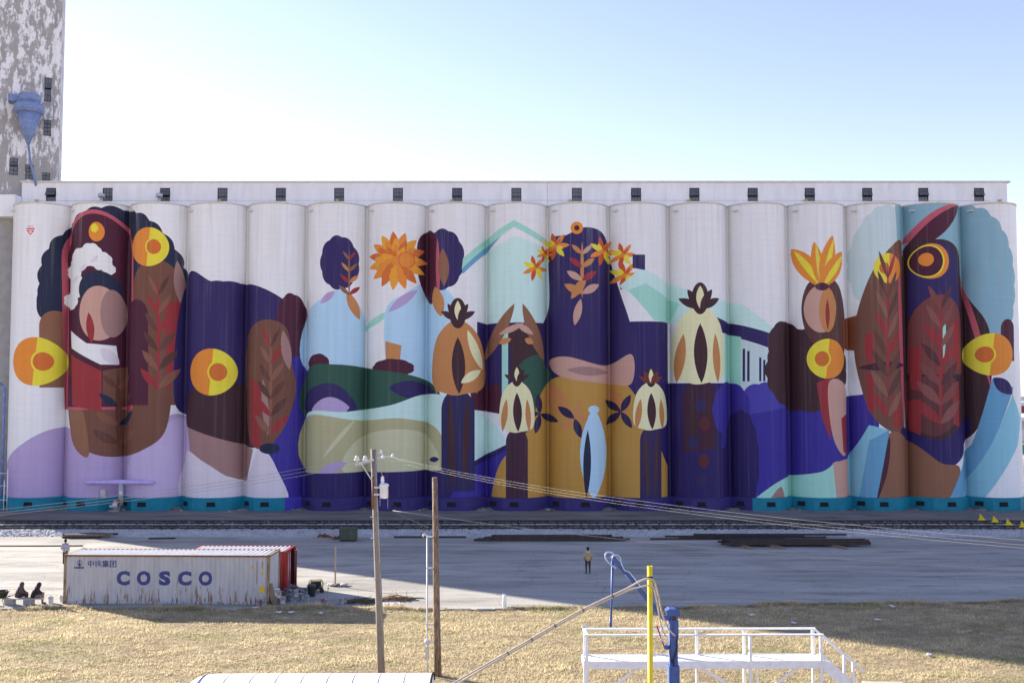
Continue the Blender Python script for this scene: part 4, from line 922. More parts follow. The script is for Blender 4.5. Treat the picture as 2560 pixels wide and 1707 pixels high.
lone_rail(985, 1165, 1344, 0, 0, 0, 'single short rail lying left of the long stack')
lone_rail(2130, 2412, 1336, .1, 0, 0, 'single long rail lying alone on two small timbers')
tim = MB().box(-.13, .13, -1.2, 1.2, 0, .18, .015).mesh('timber', TIMBER)
for px, rz in ((1925, .5), (2080, .5), (1850, .3)):
    o = tag(inst('bearer_timber', tim, None, G(px, 1368) + Vector((.3, .1, 0)), (0, 0, rz)), 'weathered timber bearer sticking out under the broad rail stack', 'timber', 'bearers under the rails')
for px in (2165, 2400): tag(inst('bearer_timber', MB().box(-.1, .1, -.8, .8, 0, .1, .01).mesh('timber', TIMBER), None, G(px, 1336), (0, 0, .6)), 'small timber under the single long rail', 'timber', 'bearers under the single rail')
for k in range(9):
    a = G(150, 1345); w = 3.4
    o = tag(inst('old_sleeper', MB().box(-w / 2 * rnd.uniform(.8, 1.05), w / 2, -.11, .11, 0, .16, .012).mesh('timber', (SLEEP, TIMBER)[k % 2]), None, (a.x + 2.1 + rnd.uniform(-.4, .4) + (.8 if k > 6 else 0), a.y + (k % 5) * .27, .02 + .17 * (k // 5)), (0, 0, rnd.uniform(-.05, .05))), 'old dark sleeper in the low timber pile behind the COSCO container', 'timber', 'timber pile')
o = tag(inst('bearer_timber', MB().box(-1.1, 1.1, -.1, .1, 0, .12, .01).mesh('timber', SLEEP), None, G(405, 1347), (0, 0, .1)), 'flat dark plank lying alone beyond the container roofs', 'plank')
tag(MB().tube([UG(-40, 1254) + Vector((0, 0, .05)), UG(60, 1254.5) + Vector((0, 0, .05)), UG(190, 1254) + Vector((0, 0, .05))], .05, 8).build('ground_pipe', RUST), 'thin rusty pipe lying across the sunlit yard', 'pipe')
gb = thing('steel_box', G(871, 1351), 'rusty green steel box standing alone in the yard', 'box', R(6))
GBM = mat('rusty_green_paint', (.05, .09, .06), .7, var=.3, scale=2.5, col2=(.10, .055, .04), lo=.48, hi=.6, stretch=(1, 1, .4))
MB().box(-.74, .74, -.5, .5, .1, 1.0, .02).build('body', GBM, gb); MB().box(-.78, .78, -.54, .54, 1.0, 1.07, .015).build('lid', GBM, gb)
for x in (-.55, 0, .55): MB().box(x - .04, x + .04, -.54, -.49, .1, 1.0).build('rib', GBM, gb)
for x in (-.6, .6): MB().box(x - .08, x + .08, -.45, .45, 0, .1).build('skid', STEEL_D, gb)
for px, py in ((808, 1342), (842, 1347)):
    mb = MB()
    for k in range(14): mb.ball((rnd.gauss(0, .25), rnd.gauss(0, .15), rnd.uniform(.03, .22)), rnd.uniform(.07, .16), 1, (1, 1, .7))
    o = tag(mb.build('scrap_heap', RUST), 'small rusty scrap heap beside the green steel box', 'scrap heap', 'scrap by the steel box'); o.location = G(px, py)
for k in range(46):                                               # rubble along the silo feet
    i = rnd.randrange(1, 17); x = XB[i] + rnd.gauss(0, .9)
    mb = MB().ball((0, 0, .05), rnd.uniform(.08, .22), 1, (1.3, 1, .6))
    for v in mb.b.verts: v.co += Vector((rnd.gauss(0, .02), rnd.gauss(0, .02), rnd.gauss(0, .02)))
    o = tag(mb.build('rubble_stone', CONC), 'pale lump of rubble lying between the feet of the silos', 'stone', 'rubble along the silos'); o.location = (x, YC - 1.7 - abs(rnd.gauss(0, .8)), 0)
RUBM = ground_mat('rubble_fines', (.17, .155, .14), (.24, .22, .20), (.09, .08, .07), 3, .8)
mb = MB()
for i in range(1, 17):
    for k in range(9):
        mb.ball((XB[i] + rnd.gauss(0, .7), YC - 1.2 - abs(rnd.gauss(0, .7)), -.05), rnd.uniform(.3, .7), 2, (1.3, 1, rnd.uniform(.3, .6)))
for v in mb.b.verts: v.co += Vector((rnd.gauss(0, .03), rnd.gauss(0, .03), rnd.gauss(0, .04)))
tag(mb.build('spoil', RUBM), 'banked gravel spoil in the corners between the silo plinths', 'gravel', kind='stuff')

# ------------------------------------------------------------------ poles and wires
p1b, p1t = AT(954, 1700, 43.0), AT(933, 1122, 43.0); p1b.z = 0; p1b.x = AT(955, 1705, 43).x
pole1 = thing('utility_pole', p1b, 'leaning grey timber utility pole carrying a white transformer', 'utility pole')
top = p1t - p1b
MB().tube([(0, 0, -.3), top * .33, top * .66, top], [.165, .15, .135, .115], 16).build('shaft', GREYWOOD, pole1)
MB().tube([top * .12 + Vector((.11, -.08, 0)), top * .97 + Vector((.09, -.07, 0))], .02, 6).build('ground_wire', GALV, pole1)
z1 = top.z - .55
arm = MB().bar((top.x - .75, -.1, z1 - .12), (top.x + .05, -.1, z1 + .1), .1, .12).bar((top.x - .5, -.1, z1 - .05), (top.x - .05, -.1, z1 - .75), .05, .05).build('crossarm', GALV, pole1)
INS = mat('glazed_insulator', (.62, .62, .66), .2, var=.1, spec=.6)
for x in (-.68, -.32): MB().lathe([(.03, 0), (.11, .05), (.13, .10), (.06, .14), (.10, .18), (.05, .24), (.02, .26)], (top.x + x, -.1, z1 + .02), 14).build('insulator', INS, pole1)
for (x, z) in ((.35, -.2), (.42, -.42), (.85, -.35)): MB().tube([(top.x + .05, 0, top.z + z), (top.x + x, -.05, top.z + z + .05)], [.02, .02], 6).lathe([(.02, 0), (.07, .03), (.07, .07), (.03, .1), (.06, .13), (.02, .16)], (top.x + x, -.05, top.z + z), 12).build('insulator', INS, pole1)
MB().tube([(top.x + .02, -.12, z1 - .6), (top.x + .02, -.14, z1 - 2.0)], .05, 8).build('fuse_tube', RUST, pole1)
for z in (.45, .62, .71): MB().bar((top.x * z - .25, 0, top.z * z), (top.x * z + .1, 0, top.z * z), .03, .03).build('step_bolt', GALV, pole1)
tr = thing('transformer', AT(960, 1245, 42.75), 'white cylindrical transformer hung on the grey utility pole', 'transformer')
TRM = mat('white_transformer_enamel', (.66, .67, .70), .4, var=.08, scale=4, col2=(.12, .11, .12), lo=.66, hi=.70)
MB().lathe([(.16, 0), (.18, .03), (.18, .50), (.21, .53), (.21, .56), (.15, .62), (.02, .64)], n=22).build('tank', TRM, tr)
MB().lathe([(.05, .60), (.09, .64), (.06, .70), (.09, .76), (.06, .82), (.08, .88), (.03, .95)], (-.07, 0, 0), 14).build('bushing', INS, tr)
for z in (.12, .42): MB().box(-.42, -.16, -.05, .05, z, z + .07).build('bracket', GALV, tr)
wt = tr.location
tl = lambda *p: Vector(p)
MB().tube([(-.07, 0, .95), (-.15, 0, 1.2), (-.22, -.02, 1.35), (-.28, -.02, 1.5)], .010, 5).build('lead', GALV, tr)
MB().tube([(.19, -.05, .5), (.24, -.08, .2), (.38, -.1, -.2), (.52, -.1, -.42), (.50, -.1, -.52), (.35, -.1, -.50), (0, -.1, -.40), (-.25, -.05, -.35)], .014, 6).build('drop_lead', BLACKM, tr)
MB().tube([(-.17, 0, .05), (-.17, 0, -.36)], .009, 5).tube([(.16, 0, .05), (.17, -.05, -.44)], .009, 5).build('jumper', GALV, tr)
p2b, p2t = G(1095, 1688), AT(1087, 1193, 44.4)
pole2 = thing('timber_post', p2b, 'tall rough brown timber post with a flat sawn top', 'post'); t2 = p2t - p2b
MB().tube([(0, 0, -.3), t2 * .3 + Vector((-.02, 0, 0)), t2 * .7, t2], [.17, .155, .13, .12], 16).build('shaft', BROWNWOOD, pole2)
cd = thing('meter_conduit', p2b + Vector((-.36, -.1, 0)), 'thin grey conduit with a meter box strapped beside the brown post', 'conduit')
zc = AT(1070, 1345, 44.3).z
PVC = mat('grey_conduit', (.50, .50, .52), .5, var=.1)
MB().tube([(-.1, 0, 0), (-.1, 0, .75), (-.12, 0, 1.0), (-.13, 0, zc)], .035, 10).build('pipe', PVC, cd)
MB().tube([(-.13, 0, zc), (-.15, 0, zc + .1), (-.26, 0, zc + .16), (-.34, 0, zc + .05)], .045, 10).build('weatherhead', PVC, cd)
for k in range(3): MB().tube([(-.34, 0, zc + .05), (-.42, -.05 * k, zc + .1 + .05 * k), (-.36 + .1 * k, -.1, zc + .35 + .04 * k), (-.05, -.1, zc + .42 + .06 * k)], .010, 5).build('lead', BLACKM, cd)
zm = AT(1070, 1640, 44.3).z; MB().box(-.19, -.03, -.12, .06, zm - .15, zm + .42, .01).build('meter_box', GALV, cd); MB().lathe([(.10, -.08), (.10, .08)], (-.12, -.02, zm + .62), 14).build('meter', PVC, cd)
for py in (1342, 1420, 1562, 1605): z = AT(1070, py, 44.3).z; MB().box(-.16, .26, -.03, .03, z - .03, z + .03).build('strap', GALV, cd)
WIRE = mat('aluminium_wire', (.26, .26, .25), .5, metal=.3)
def wire(a, b, sag, label, r=.009, n=28):
    a, b = Vector(a), Vector(b); pts = []
    for k in range(n + 1):
        t = k / n; p = a.lerp(b, t); p.z -= sag * 4 * t * (1 - t); pts.append(p)
    return tag(MB().tube(pts, r, 5).build('overhead_wire', WIRE), label, 'wire', 'overhead wires')
W1 = pole1.location + top
def ext(a, px, py, Y, k=1.25): b = AT(px, py, Y); return a + (b - a) * k
for n_, (dz, pyl, pyr, lab) in enumerate(((-.30, 1254, 1246 + 58, 'topmost'), (-.42, 1262, 1316, 'middle'), (-.55, 1268, 1324, 'lowest'))):
    a = W1 + Vector((-.5 + .18 * n_, -.1, dz)); wire(a, ext(a, 0, pyl, 21), .25, '%s of the thin wires running left from the grey pole head' % lab, .006)
    a = W1 + Vector((.38 + .2 * n_, -.05, dz + .05)); wire(a, ext(a, 2560, pyr, 19.5), .55, '%s of the thin wires running right from the grey pole head' % lab, .0022)
a = wt + Vector((.35, -.1, -.5)); wire(a, ext(a, 2560, 1404, 35), .45, 'single service wire running from the transformer to the right', .009)
a = wt + Vector((.35, -.1, -.5)); wire(a, cd.location + Vector((-.05, -.1, zc + .45)), .02, 'short drop wire from the transformer to the conduit', .007)

# ------------------------------------------------------------------ truck sampling platform, probe and yellow post
YP = 37.4; ZD = 2.47
pl0, pl1 = AT(1464, 1650, YP).x, AT(2058, 1650, YP).x; PW = .95
plat = thing('inspection_platform', (pl0, YP, 0), 'white painted inspection platform with handrails and stairs', 'platform', R(.6))
LP = pl1 - pl0
n = 62; pk = MB().box(.006, LP / n - .006, .02, PW - .02, -.04, 0).mesh('plank', WHITEM)
for k in range(n): inst('plank', pk, plat, (k * LP / n, 0, ZD + rnd.uniform(-.003, .003)))
for y in (-.04, PW): MB().box(-.02, LP + .02, y, y + .04, ZD - .26, ZD + .02).build('edge_beam', WHITEM, plat)
for x in (-.06, LP + .02): MB().box(x, x + .04, -.04, PW + .04, ZD - .26, ZD + .02).build('end_beam', WHITEM, plat)
RH = .93
for x in (.0, LP * .485, LP * .69, LP - .1):
    for y in (-.05, PW - .04):
        if x == 0 or x > LP * .6 or y > 0 or True:
            if abs(x - LP * .485) < .01 and y < 0: continue
            MB().box(x, x + .1, y, y + .09, 0, ZD + RH).build('post', WHITEM, plat)
for y in (-.06, PW - .03): MB().box(-.03, LP + .05, y, y + .11, ZD + RH, ZD + RH + .06).build('handrail', WHITEM, plat)
MB().box(-.03, .08, .05, PW - .03, ZD + RH + .002, ZD + RH + .058).build('handrail', WHITEM, plat)
for (x0, z0, x1, z1_) in ((.1, .8, 1.9, ZD - .3), (4.3, ZD - .3, 6.3, 1.0), (LP - 2.6, .9, LP - .9, ZD - .3)): MB().bar((x0, .2, z0), (x1, .2, z1_), .05, .10).build('diagonal_brace', WHITEM, plat)
MB().bar((LP * .72, .1, ZD - .26), (LP * .72 + .5, PW, 0), .05, .09).build('diagonal_brace', WHITEM, plat)
ns_ = 11
for k in range(ns_): MB().box(LP + .02 + k * .245, LP + .02 + (k + 1) * .245 + .03, .04, PW - .04, ZD - (k + 1) * .215 - .03, ZD - (k + 1) * .215 + .01).build('stair_tread', WHITEM, plat); MB().box(LP + .02 + k * .245, LP + .04 + k * .245, .045, PW - .045, ZD - (k + 1) * .215 + .012, ZD - k * .215 - .032).build('stair_riser', WHITEM, plat)
for y in (-.02, PW - .02): MB().prism([(LP + .02, ZD), (LP + .3, ZD), (LP + .02 + ns_ * .245 + .2, .06), (LP + .02 + ns_ * .245 - .2, .02), (LP + .02, ZD - .32)], y, y + .04).build('stringer', WHITEM, plat)
for y in (-.05, PW - .05):
    MB().bar((LP, y + .05, ZD + RH + .03), (LP + 1.55, y + .05, ZD + RH - 1.32), .08, .08).build('stair_rail', WHITEM, plat)
    MB().box(LP + 1.08, LP + 1.16, y, y + .08, ZD - 1.1, ZD + RH - .93).build('post', WHITEM, plat)
dk_ = G(2215, 1712, .9); dk_.z = 0
wd_ = thing('timber_deck', dk_, 'low weathered timber deck with a pale edge near the platform stairs', 'deck', R(-4))
DECKW = mat('bleached_deck_timber', (.42, .36, .28), .85, var=.2, scale=4)
for k in range(9): MB().box(-.78 + k * .175, -.62 + k * .175, -.3, .55, .86, .9).build('plank', DECKW, wd_)
MB().box(-.80, .82, -.36, -.305, .76, .9).build('edge_board', WHITEM, wd_)
for x in (-.78, .72):
    for y in (-.28, .45): MB().box(x, x + .08, y, y + .08, 0, .855).build('leg', TIMBER, wd_)

yp = AT(1624.5, 1414, 33.0); ypz = yp.z
post = thing('yellow_post', (yp.x, 33.0, 0), 'tall bright yellow steel post holding up the beige hoses', 'post')
mb = MB(); nn = 24
mb.lathe([(.086, -.2), (.086, ypz), (.078, ypz), (.078, ypz - .6), (.001, ypz - .6)], n=nn, cap=False); mb.build('pipe', YELLOW, post)
MB().lathe([(.090, AT(1624, 1445, 33).z), (.091, AT(1624, 1441, 33).z), (.090, AT(1624, 1439, 33).z)], n=nn, cap=False).build('clamp', BLACKM, post)
YB = 34.6
pb = AT(1684, 1600, YB); prb = thing('grain_probe', (pb.x, YB, 0), 'blue hydraulic grain sampling probe with raised boom and hanging tube', 'grain probe')
def lp(px, py, dy=0.0): a_ = AT(px, py, YB + dy); return a_ - prb.location
z_ = lambda py: AT(1684, py, YB).z
MB().box(-.19, .17, -.18, .2, 0, z_(1662), .012).build('pedestal', BLUE, prb)
MB().box(-.15, .13, -.1, .12, z_(1662), z_(1550), .01).box(-.17, .15, -.13, .15, z_(1556), z_(1548)).build('column', BLUE, prb)
MB().box(-.02, .15, -.14, -.1, z_(1595), z_(1552)).build('cover_plate', BLUE, prb)
MB().box(-.10, -.06, -.12, .12, z_(1550), z_(1536)).box(.06, .12, -.12, .12, z_(1550), z_(1536)).build('neck', BLUE, prb)
MB().prism([(-.22, z_(1536)), (.20, z_(1536)), (.20, z_(1526)), (.05, z_(1519)), (-.16, z_(1518)), (-.28, z_(1524))], -.22, .2).build('turret_cap', BLUE, prb)
MB().box(-.30, -.12, -.08, .1, z_(1549), z_(1538)).build('side_bracket', BLUE, prb); MB().box(-.05, .04, -.06, .04, z_(1548), z_(1538)).build('pivot', RUST, prb)
bt = lp(1533, 1394); bb_ = lp(1644, 1537)
MB().bar(bt, bb_ + Vector((.22, 0, -.12)), .12, .15).build('boom', BLUE, prb)
mid = bt.lerp(bb_, .30); MB().bar(mid + Vector((0, -.09, .09)), bb_ + Vector((0, -.09, .05)), .05, .06).tube([mid + Vector((-.05, -.1, .05)), bt.lerp(bb_, .85) + Vector((0, -.1, .03))], .03, 8).build('hydraulic_ram', BLUE, prb)
MB().bar(bt + Vector((-.06, 0, .05)), bt + Vector((.14, 0, -.2)), .16, .14).build('knuckle', BLUE, prb)
tb = lp(1527, 1566)
MB().tube([bt + Vector((-.02, 0, 0)), bt.lerp(tb, .6) + Vector((.0, 0, 0)), tb], [.045, .04, .034], 12).tube([tb + Vector((0, 0, .3)), tb], [.048, .045], 12).build('probe_tube', BLUE, prb)
MB().bar(lp(1642, 1563), lp(1661, 1617), .05, .05).build('release_lever', mat('dark_red_paint', (.25, .012, .02), .5), prb)
MB().box(-.33, -.14, -.05, .05, z_(1622), z_(1612)).build('lever_bracket', BLUE, prb)
HP = []
def hose(pts, r, m, label, parent=None, name='hose'):
    P_ = [Vector(p) for p in pts]; out = []
    for i in range(len(P_) - 1):
        a0, a1, a2, a3 = P_[max(i - 1, 0)], P_[i], P_[i + 1], P_[min(i + 2, len(P_) - 1)]
        for j in range(8):
            t = j / 8; out.append(.5 * ((2 * a1) + (-a0 + a2) * t + (2 * a0 - 5 * a1 + 4 * a2 - a3) * t * t + (-a0 + 3 * a1 - 3 * a2 + a3) * t ** 3))
    out.append(P_[-1])
    if label and 'upper' in label: HP.extend(out)
    o = MB().tube(out, r, 10).build(name, m, parent)
    if label: tag(o, label, 'hose', 'hoses on the probe')
    return o
hose([lp(1540, 1420, -.1), lp(1524, 1408, -.1), lp(1514, 1395, -.1), lp(1514, 1384, -.1), lp(1522, 1379, -.05), lp(1533, 1383), lp(1541, 1393), lp(1548, 1402)], .025, CLEAR, None, prb, 'loop_hose')
hose([lp(1530, 1398, -.1), lp(1533, 1389, -.1), lp(1542, 1386, -.1), lp(1550, 1394, -.1), lp(1553, 1408, -.1), lp(1562, 1425, -.1), lp(1575, 1432, -.1), lp(1600, 1465, -.1)], .022, CLEAR, None, prb, 'loop_hose')
hose([lp(1655, 1585, -.15), lp(1652, 1575, -.2), lp(1658, 1563, -.2), lp(1668, 1560, -.15)], .022, CLEAR, None, prb, 'loop_hose'); hose([lp(1668, 1610, -.12), lp(1656, 1600, -.2), lp(1654, 1580, -.2)], .02, CLEAR, None, prb, 'loop_hose')
hose([lp(1692, 1580, -.12), lp(1692, 1620, -.14), lp(1684, 1650, -.14), lp(1686, 1664, -.1)], .02, BLACKM, None, prb, 'cable'); hose([lp(1676, 1600, -.12), lp(1674, 1630, -.16), lp(1680, 1656, -.12)], .016, BLACKM, None, prb, 'cable')
yl = lambda px, py, Y: AT(px, py, Y)
hose([yl(1000, 1790, 31.5), yl(1135, 1706, 32.0), yl(1300, 1612, 32.5), yl(1450, 1526, 32.8), yl(1560, 1474, 32.9), yl(1600, 1452, 32.9), yl(1622, 1446, 32.85), yl(1636, 1454, 33.0), yl(1646, 1488, 33.6), yl(1656, 1535, 34.0), yl(1672, 1572, 34.3), yl(1687, 1588, 34.4)], .030, HOSE, 'upper beige hose slung over the yellow post to the probe')
hose([yl(1002, 1795, 31.5), yl(1137, 1712, 32.0), yl(1302, 1617, 32.5), yl(1452, 1531, 32.8), yl(1562, 1479, 32.9), yl(1600, 1467, 32.9), yl(1622, 1463, 32.88), yl(1634, 1470, 33.0), yl(1642, 1500, 33.6), yl(1650, 1550, 34.0), yl(1656, 1572, 34.2), yl(1664, 1588, 34.4)], .028, HOSE, 'lower beige hose slung past the yellow post to the probe')
for k in (14, 17, 20, 24, 29):
    a0, a1 = HP[k], HP[k + 1]; d = (a1 - a0).normalized(); c = (a0 + a1) / 2 + Vector((0, 0, -.03))
    o = tag(MB().tube([c - d * .012, c + d * .012], .068, 10).build('hose_tie', BLACKM), 'black tie binding the two beige hoses together', 'tie', 'ties on the hoses')

# ------------------------------------------------------------------ white bow-topped trailer under the camera
zt_ = AT(760, 1692, 33.4).z; tx0, tx1 = AT(458, 1700, 33.2).x, AT(1079, 1692, 33.2).x
trl = thing('covered_trailer', (tx0, 32.2, 0), 'white covered trailer with a ribbed rounded roof', 'trailer', R(.8))
LT = tx1 - tx0; ROOFW = mat('white_tarpaulin', (.80, .80, .80), .55, var=.03, scale=2, col2=(.62, .55, .48), lo=.7, hi=.85)
zb = zt_ - .45
def bow(x, k=1.0, n=15): return [(x, 1.2 - 1.22 * math.cos(math.pi * j / (n - 1)) * 1.0, zb + .45 * k * math.sin(math.pi * j / (n - 1))) for j in range(n)]
v, f = [], []
secs = [(0, .1), (.12, .45), (.3, .75), (.55, .94), (.85, 1)] + [(x, 1) for x in np.linspace(1.2, LT, 12)]
for x, k in secs: v += bow(x, k)
for i in range(len(secs) - 1):
    for j in range(14): f.append((i * 15 + j, (i + 1) * 15 + j, (i + 1) * 15 + j + 1, i * 15 + j + 1))
o = pyd('roof', v, f, ROOFW, trl); o.data.polygons.foreach_set('use_smooth', [True] * len(f))
BOWM = mat('stained_bow', (.52, .45, .40), .8, var=.2, scale=4)
for x in np.linspace(.55, LT - .9, 9): MB().tube([(p[0] + (.0), p[1], p[2] - .008) for p in bow(x)], .022, 6).build('bow_rib', BOWM, trl)
MB().tube([(p[0], p[1], p[2] + .004) for p in bow(LT)], .04, 8).build('end_trim', DARKIN, trl)
MB().box(0, LT, 0, 2.4, 1.05, zb + .02).build('body', WHITEM, trl)
mb = MB(); vv = [mb.b.verts.new(p) for p in bow(LT - .01)]; mb.b.faces.new(vv); mb.build('end_panel', WHITEM, trl)
for x in (1.2, 2.2, LT - 1.4):
    for y in (.1, 2.05): 
        wl_ = MB().tube([(x, y, .5), (x, y + .28, .5)], .5, 20).build('wheel', BLACKM, trl); MB().tube([(x, y - .01, .5), (x, y + .29, .5)], .24, 14).build('rim', GALV, wl_)
MB().box(.2, LT - .2, .7, 1.7, .8, 1.05).build('chassis', STEEL_D, trl)

# ------------------------------------------------------------------ people
def figure(segs, name, m, parent, voxel=.014, smooth=6):
    """one continuous surface grown round a skeleton of tapered limbs"""
    mb = MB()
    for a, ra, b, rb in segs:
        a, b = Vector(a), Vector(b); mb.ball(a, ra, 2); mb.ball(b, rb, 2)
        if (b - a).length > 1e-4: mb.tube([a, b], [ra, rb], 12)
    me = mb.mesh('tmp', m[0] if isinstance(m, list) else m); o = bpy.data.objects.new('tmp', me); C.objects.link(o)
    r = o.modifiers.new('r', 'REMESH'); r.mode = 'VOXEL'; r.voxel_size = voxel; r.use_smooth_shade = True
    s = o.modifiers.new('s', 'SMOOTH'); s.iterations = smooth; s.factor = .5
    dg = bpy.context.evaluated_depsgraph_get(); dg.update(); em = bpy.data.meshes.new_from_object(o.evaluated_get(dg)); bpy.data.objects.remove(o)
    em.name = name; em.materials.clear()
    for k in (m if isinstance(m, list) else [m]): em.materials.append(k)
    return link(bpy.data.objects.new(name, em), parent)
def regions(o, fn):
    for p in o.data.polygons: p.material_index = fn(p.center)
def hand(w, d, side, nrm):
    """palm plus five fingers from the wrist w along d, slightly curled towards nrm"""
    w, d, side, nrm = Vector(w), Vector(d).normalized(), Vector(side).normalized(), Vector(nrm).normalized(); s = []
    for k in (-1, 0, 1): s.append((w + side * .012 * k, .022, w + d * .085 + side * .026 * k, .017))
    for k, L in zip((-1.5, -.5, .5, 1.5), (.062, .075, .070, .052)):
        b = w + d * .088 + side * .021 * k; m1 = b + d * L * .55 + nrm * .012; s += [(b, .0115, m1, .0105), (m1, .0105, m1 + d * L * .35 + nrm * .03, .0095)]
    b = w + d * .03 + side * .03; m1 = b + side * .03 + d * .03 + nrm * .012; s += [(b, .014, m1, .0125), (m1, .0125, m1 + d * .035 + nrm * .015, .011)]
    return s
SKINM = mat('brown_skin', (.20, .10, .065), .6, var=.1); HAIR = mat('dark_hair', (.02, .015, .014), .8)
JACK = mat('tan_canvas_jacket', (.36, .27, .15), .85, var=.12, scale=9); HOODM = mat('pale_grey_hood', (.42, .43, .47), .9); TROU = mat('dark_brown_trousers', (.045, .03, .03), .9, var=.2, scale=9); SHOE = mat('dark_shoes', (.025, .02, .02), .7)
BLK = mat('black_hooded_top', (.022, .018, .024), .9, var=.2, scale=8); GRYH = mat('grey_brown_hooded_top', (.075, .062, .06), .9, var=.2, scale=8); KHAKI = mat('khaki_trousers', (.20, .16, .12), .9, var=.2, scale=8)
def plaid():
    m = bpy.data.materials.new('plaid_shirt'); m.use_nodes = True; n = m.node_tree.nodes; l = m.node_tree.links; b = n['Principled BSDF']; b.inputs['Roughness'].default_value = .9
    tc = n.new('ShaderNodeTexCoord'); sx = n.new('ShaderNodeSeparateXYZ'); l.new(tc.outputs['Object'], sx.inputs[0]); outs = []
    for k in (0, 2):
        mu = n.new('ShaderNodeMath'); mu.operation = 'MULTIPLY'; mu.inputs[1].default_value = 62; l.new(sx.outputs[k], mu.inputs[0])
        si = n.new('ShaderNodeMath'); si.operation = 'SINE'; l.new(mu.outputs[0], si.inputs[0]); gt = n.new('ShaderNodeMath'); gt.operation = 'GREATER_THAN'; gt.inputs[1].default_value = .1; l.new(si.outputs[0], gt.inputs[0]); outs.append(gt.outputs[0])
    ad = n.new('ShaderNodeMath'); ad.operation = 'ADD'; l.new(outs[0], ad.inputs[0]); l.new(outs[1], ad.inputs[1]); dv = n.new('ShaderNodeMath'); dv.operation = 'MULTIPLY'; dv.inputs[1].default_value = .5; l.new(ad.outputs[0], dv.inputs[0])
    r = n.new('ShaderNodeValToRGB'); r.color_ramp.elements[0].color = (.55, .52, .56, 1); r.color_ramp.elements[1].color = (.05, .04, .10, 1); l.new(dv.outputs[0], r.inputs[0]); l.new(r.outputs[0], b.inputs['Base Color']); return m
HEAD = lambda c, f=(0, 1): [((c[0], c[1], c[2] + .03), .098, (c[0] + f[0] * .012, c[1] + f[1] * .012, c[2] - .02), .088), ((c[0] + f[0] * .03, c[1] + f[1] * .03, c[2] - .07), .055, (c[0] + f[0] * .035, c[1] + f[1] * .035, c[2] - .085), .045),
                            ((c[0] + f[0] * .095, c[1] + f[1] * .095, c[2] + .0), .012, (c[0] + f[0] * .112, c[1] + f[1] * .112, c[2] - .03), .016),
                            ((c[0] + f[1] * .095, c[1] - f[0] * .095, c[2] + .01), .02, (c[0] + f[1] * .097, c[1] - f[0] * .097, c[2] - .025), .015), ((c[0] - f[1] * .095, c[1] + f[0] * .095, c[2] + .01), .02, (c[0] - f[1] * .097, c[1] + f[0] * .097, c[2] - .025), .015)]
def standing(loc, rz, label, top_m, trou, shirt_name, hood, hgt=1.78):
    t = thing('person', loc, label, 'person', rz); t.scale = (hgt / 1.78,) * 3
    legs = []
    for s in (-1, 1):
        legs += [((s * .095, 0, .92), .105, (s * .115, .01, .50), .075), ((s * .115, .01, .50), .068, (s * .125, -.02, .10), .048), ((s * .125, -.03, .055), .048, (s * .145, .14, .035), .036)]
    torso = [((0, 0, .95), .135, (0, -.01, 1.15), .13), ((-.06, -.01, 1.12), .12, (-.09, -.01, 1.36), .11), ((.06, -.01, 1.12), .12, (.09, -.01, 1.36), .11), ((0, -.01, 1.4), .075, (0, .01, 1.55), .055)]
    arms = []
    for s in (-1, 1):
        arms += [((s * .19, -.01, 1.41), .065, (s * .27, -.05, 1.15), .05), ((s * .27, -.05, 1.15), .047, (s * .22, .10, .96), .036)]
        arms += hand((s * .22, .10, .96), (-s * .25, .35, -.8), (0, .8, .3), (-s, 0, 0))
    b = figure(legs + torso + arms + HEAD((0, .02, 1.66)), 'body', [SKINM, trou, SHOE], t, .0125)
    regions(b, lambda c: 2 if c.z < .075 else (1 if c.z < .98 and abs(c.x) < .26 and not (c.y > .1 and c.z > .8) else 0))
    js = [((0, 0, .90), .165, (0, -.01, 1.1), .165), ((-.07, -.01, 1.05), .145, (-.10, -.01, 1.37), .125), ((.07, -.01, 1.05), .145, (.10, -.01, 1.37), .125)]
    for s in (-1, 1): js += [((s * .19, -.01, 1.41), .085, (s * .275, -.05, 1.15), .075), ((s * .275, -.05, 1.15), .072, (s * .225, .09, .98), .055)]
    j = figure(js, shirt_name, top_m, t, .014, 5)
    for v in j.data.vertices:
        if v.co.z < .86: v.co.z = .86
    if hood: figure([((-.08, -.10, 1.47), .06, (0, -.13, 1.45), .075), ((0, -.13, 1.45), .075, (.08, -.10, 1.47), .06), ((-.1, -.02, 1.49), .05, (-.08, -.10, 1.47), .06), ((.1, -.02, 1.49), .05, (.08, -.10, 1.47), .06)], 'hood', HOODM, t)
    figure([((0, .0, 1.70), .108, (0, -.03, 1.68), .10), ((0, -.05, 1.63), .07, (0, -.045, 1.6), .06)], 'hair', HAIR, t, .012, 3)
    return t
standing(G(1470, 1433), R(4), 'person in a tan jacket with pale hood, standing with hands in pockets', JACK, TROU, 'jacket', True, 1.80)
pp = G(164, 1347, 1.78); standing((pp.x, pp.y, 0), R(-6), 'person in a checked shirt standing on the sunlit yard beyond the COSCO container', plaid(), TROU, 'shirt', False, 1.78)
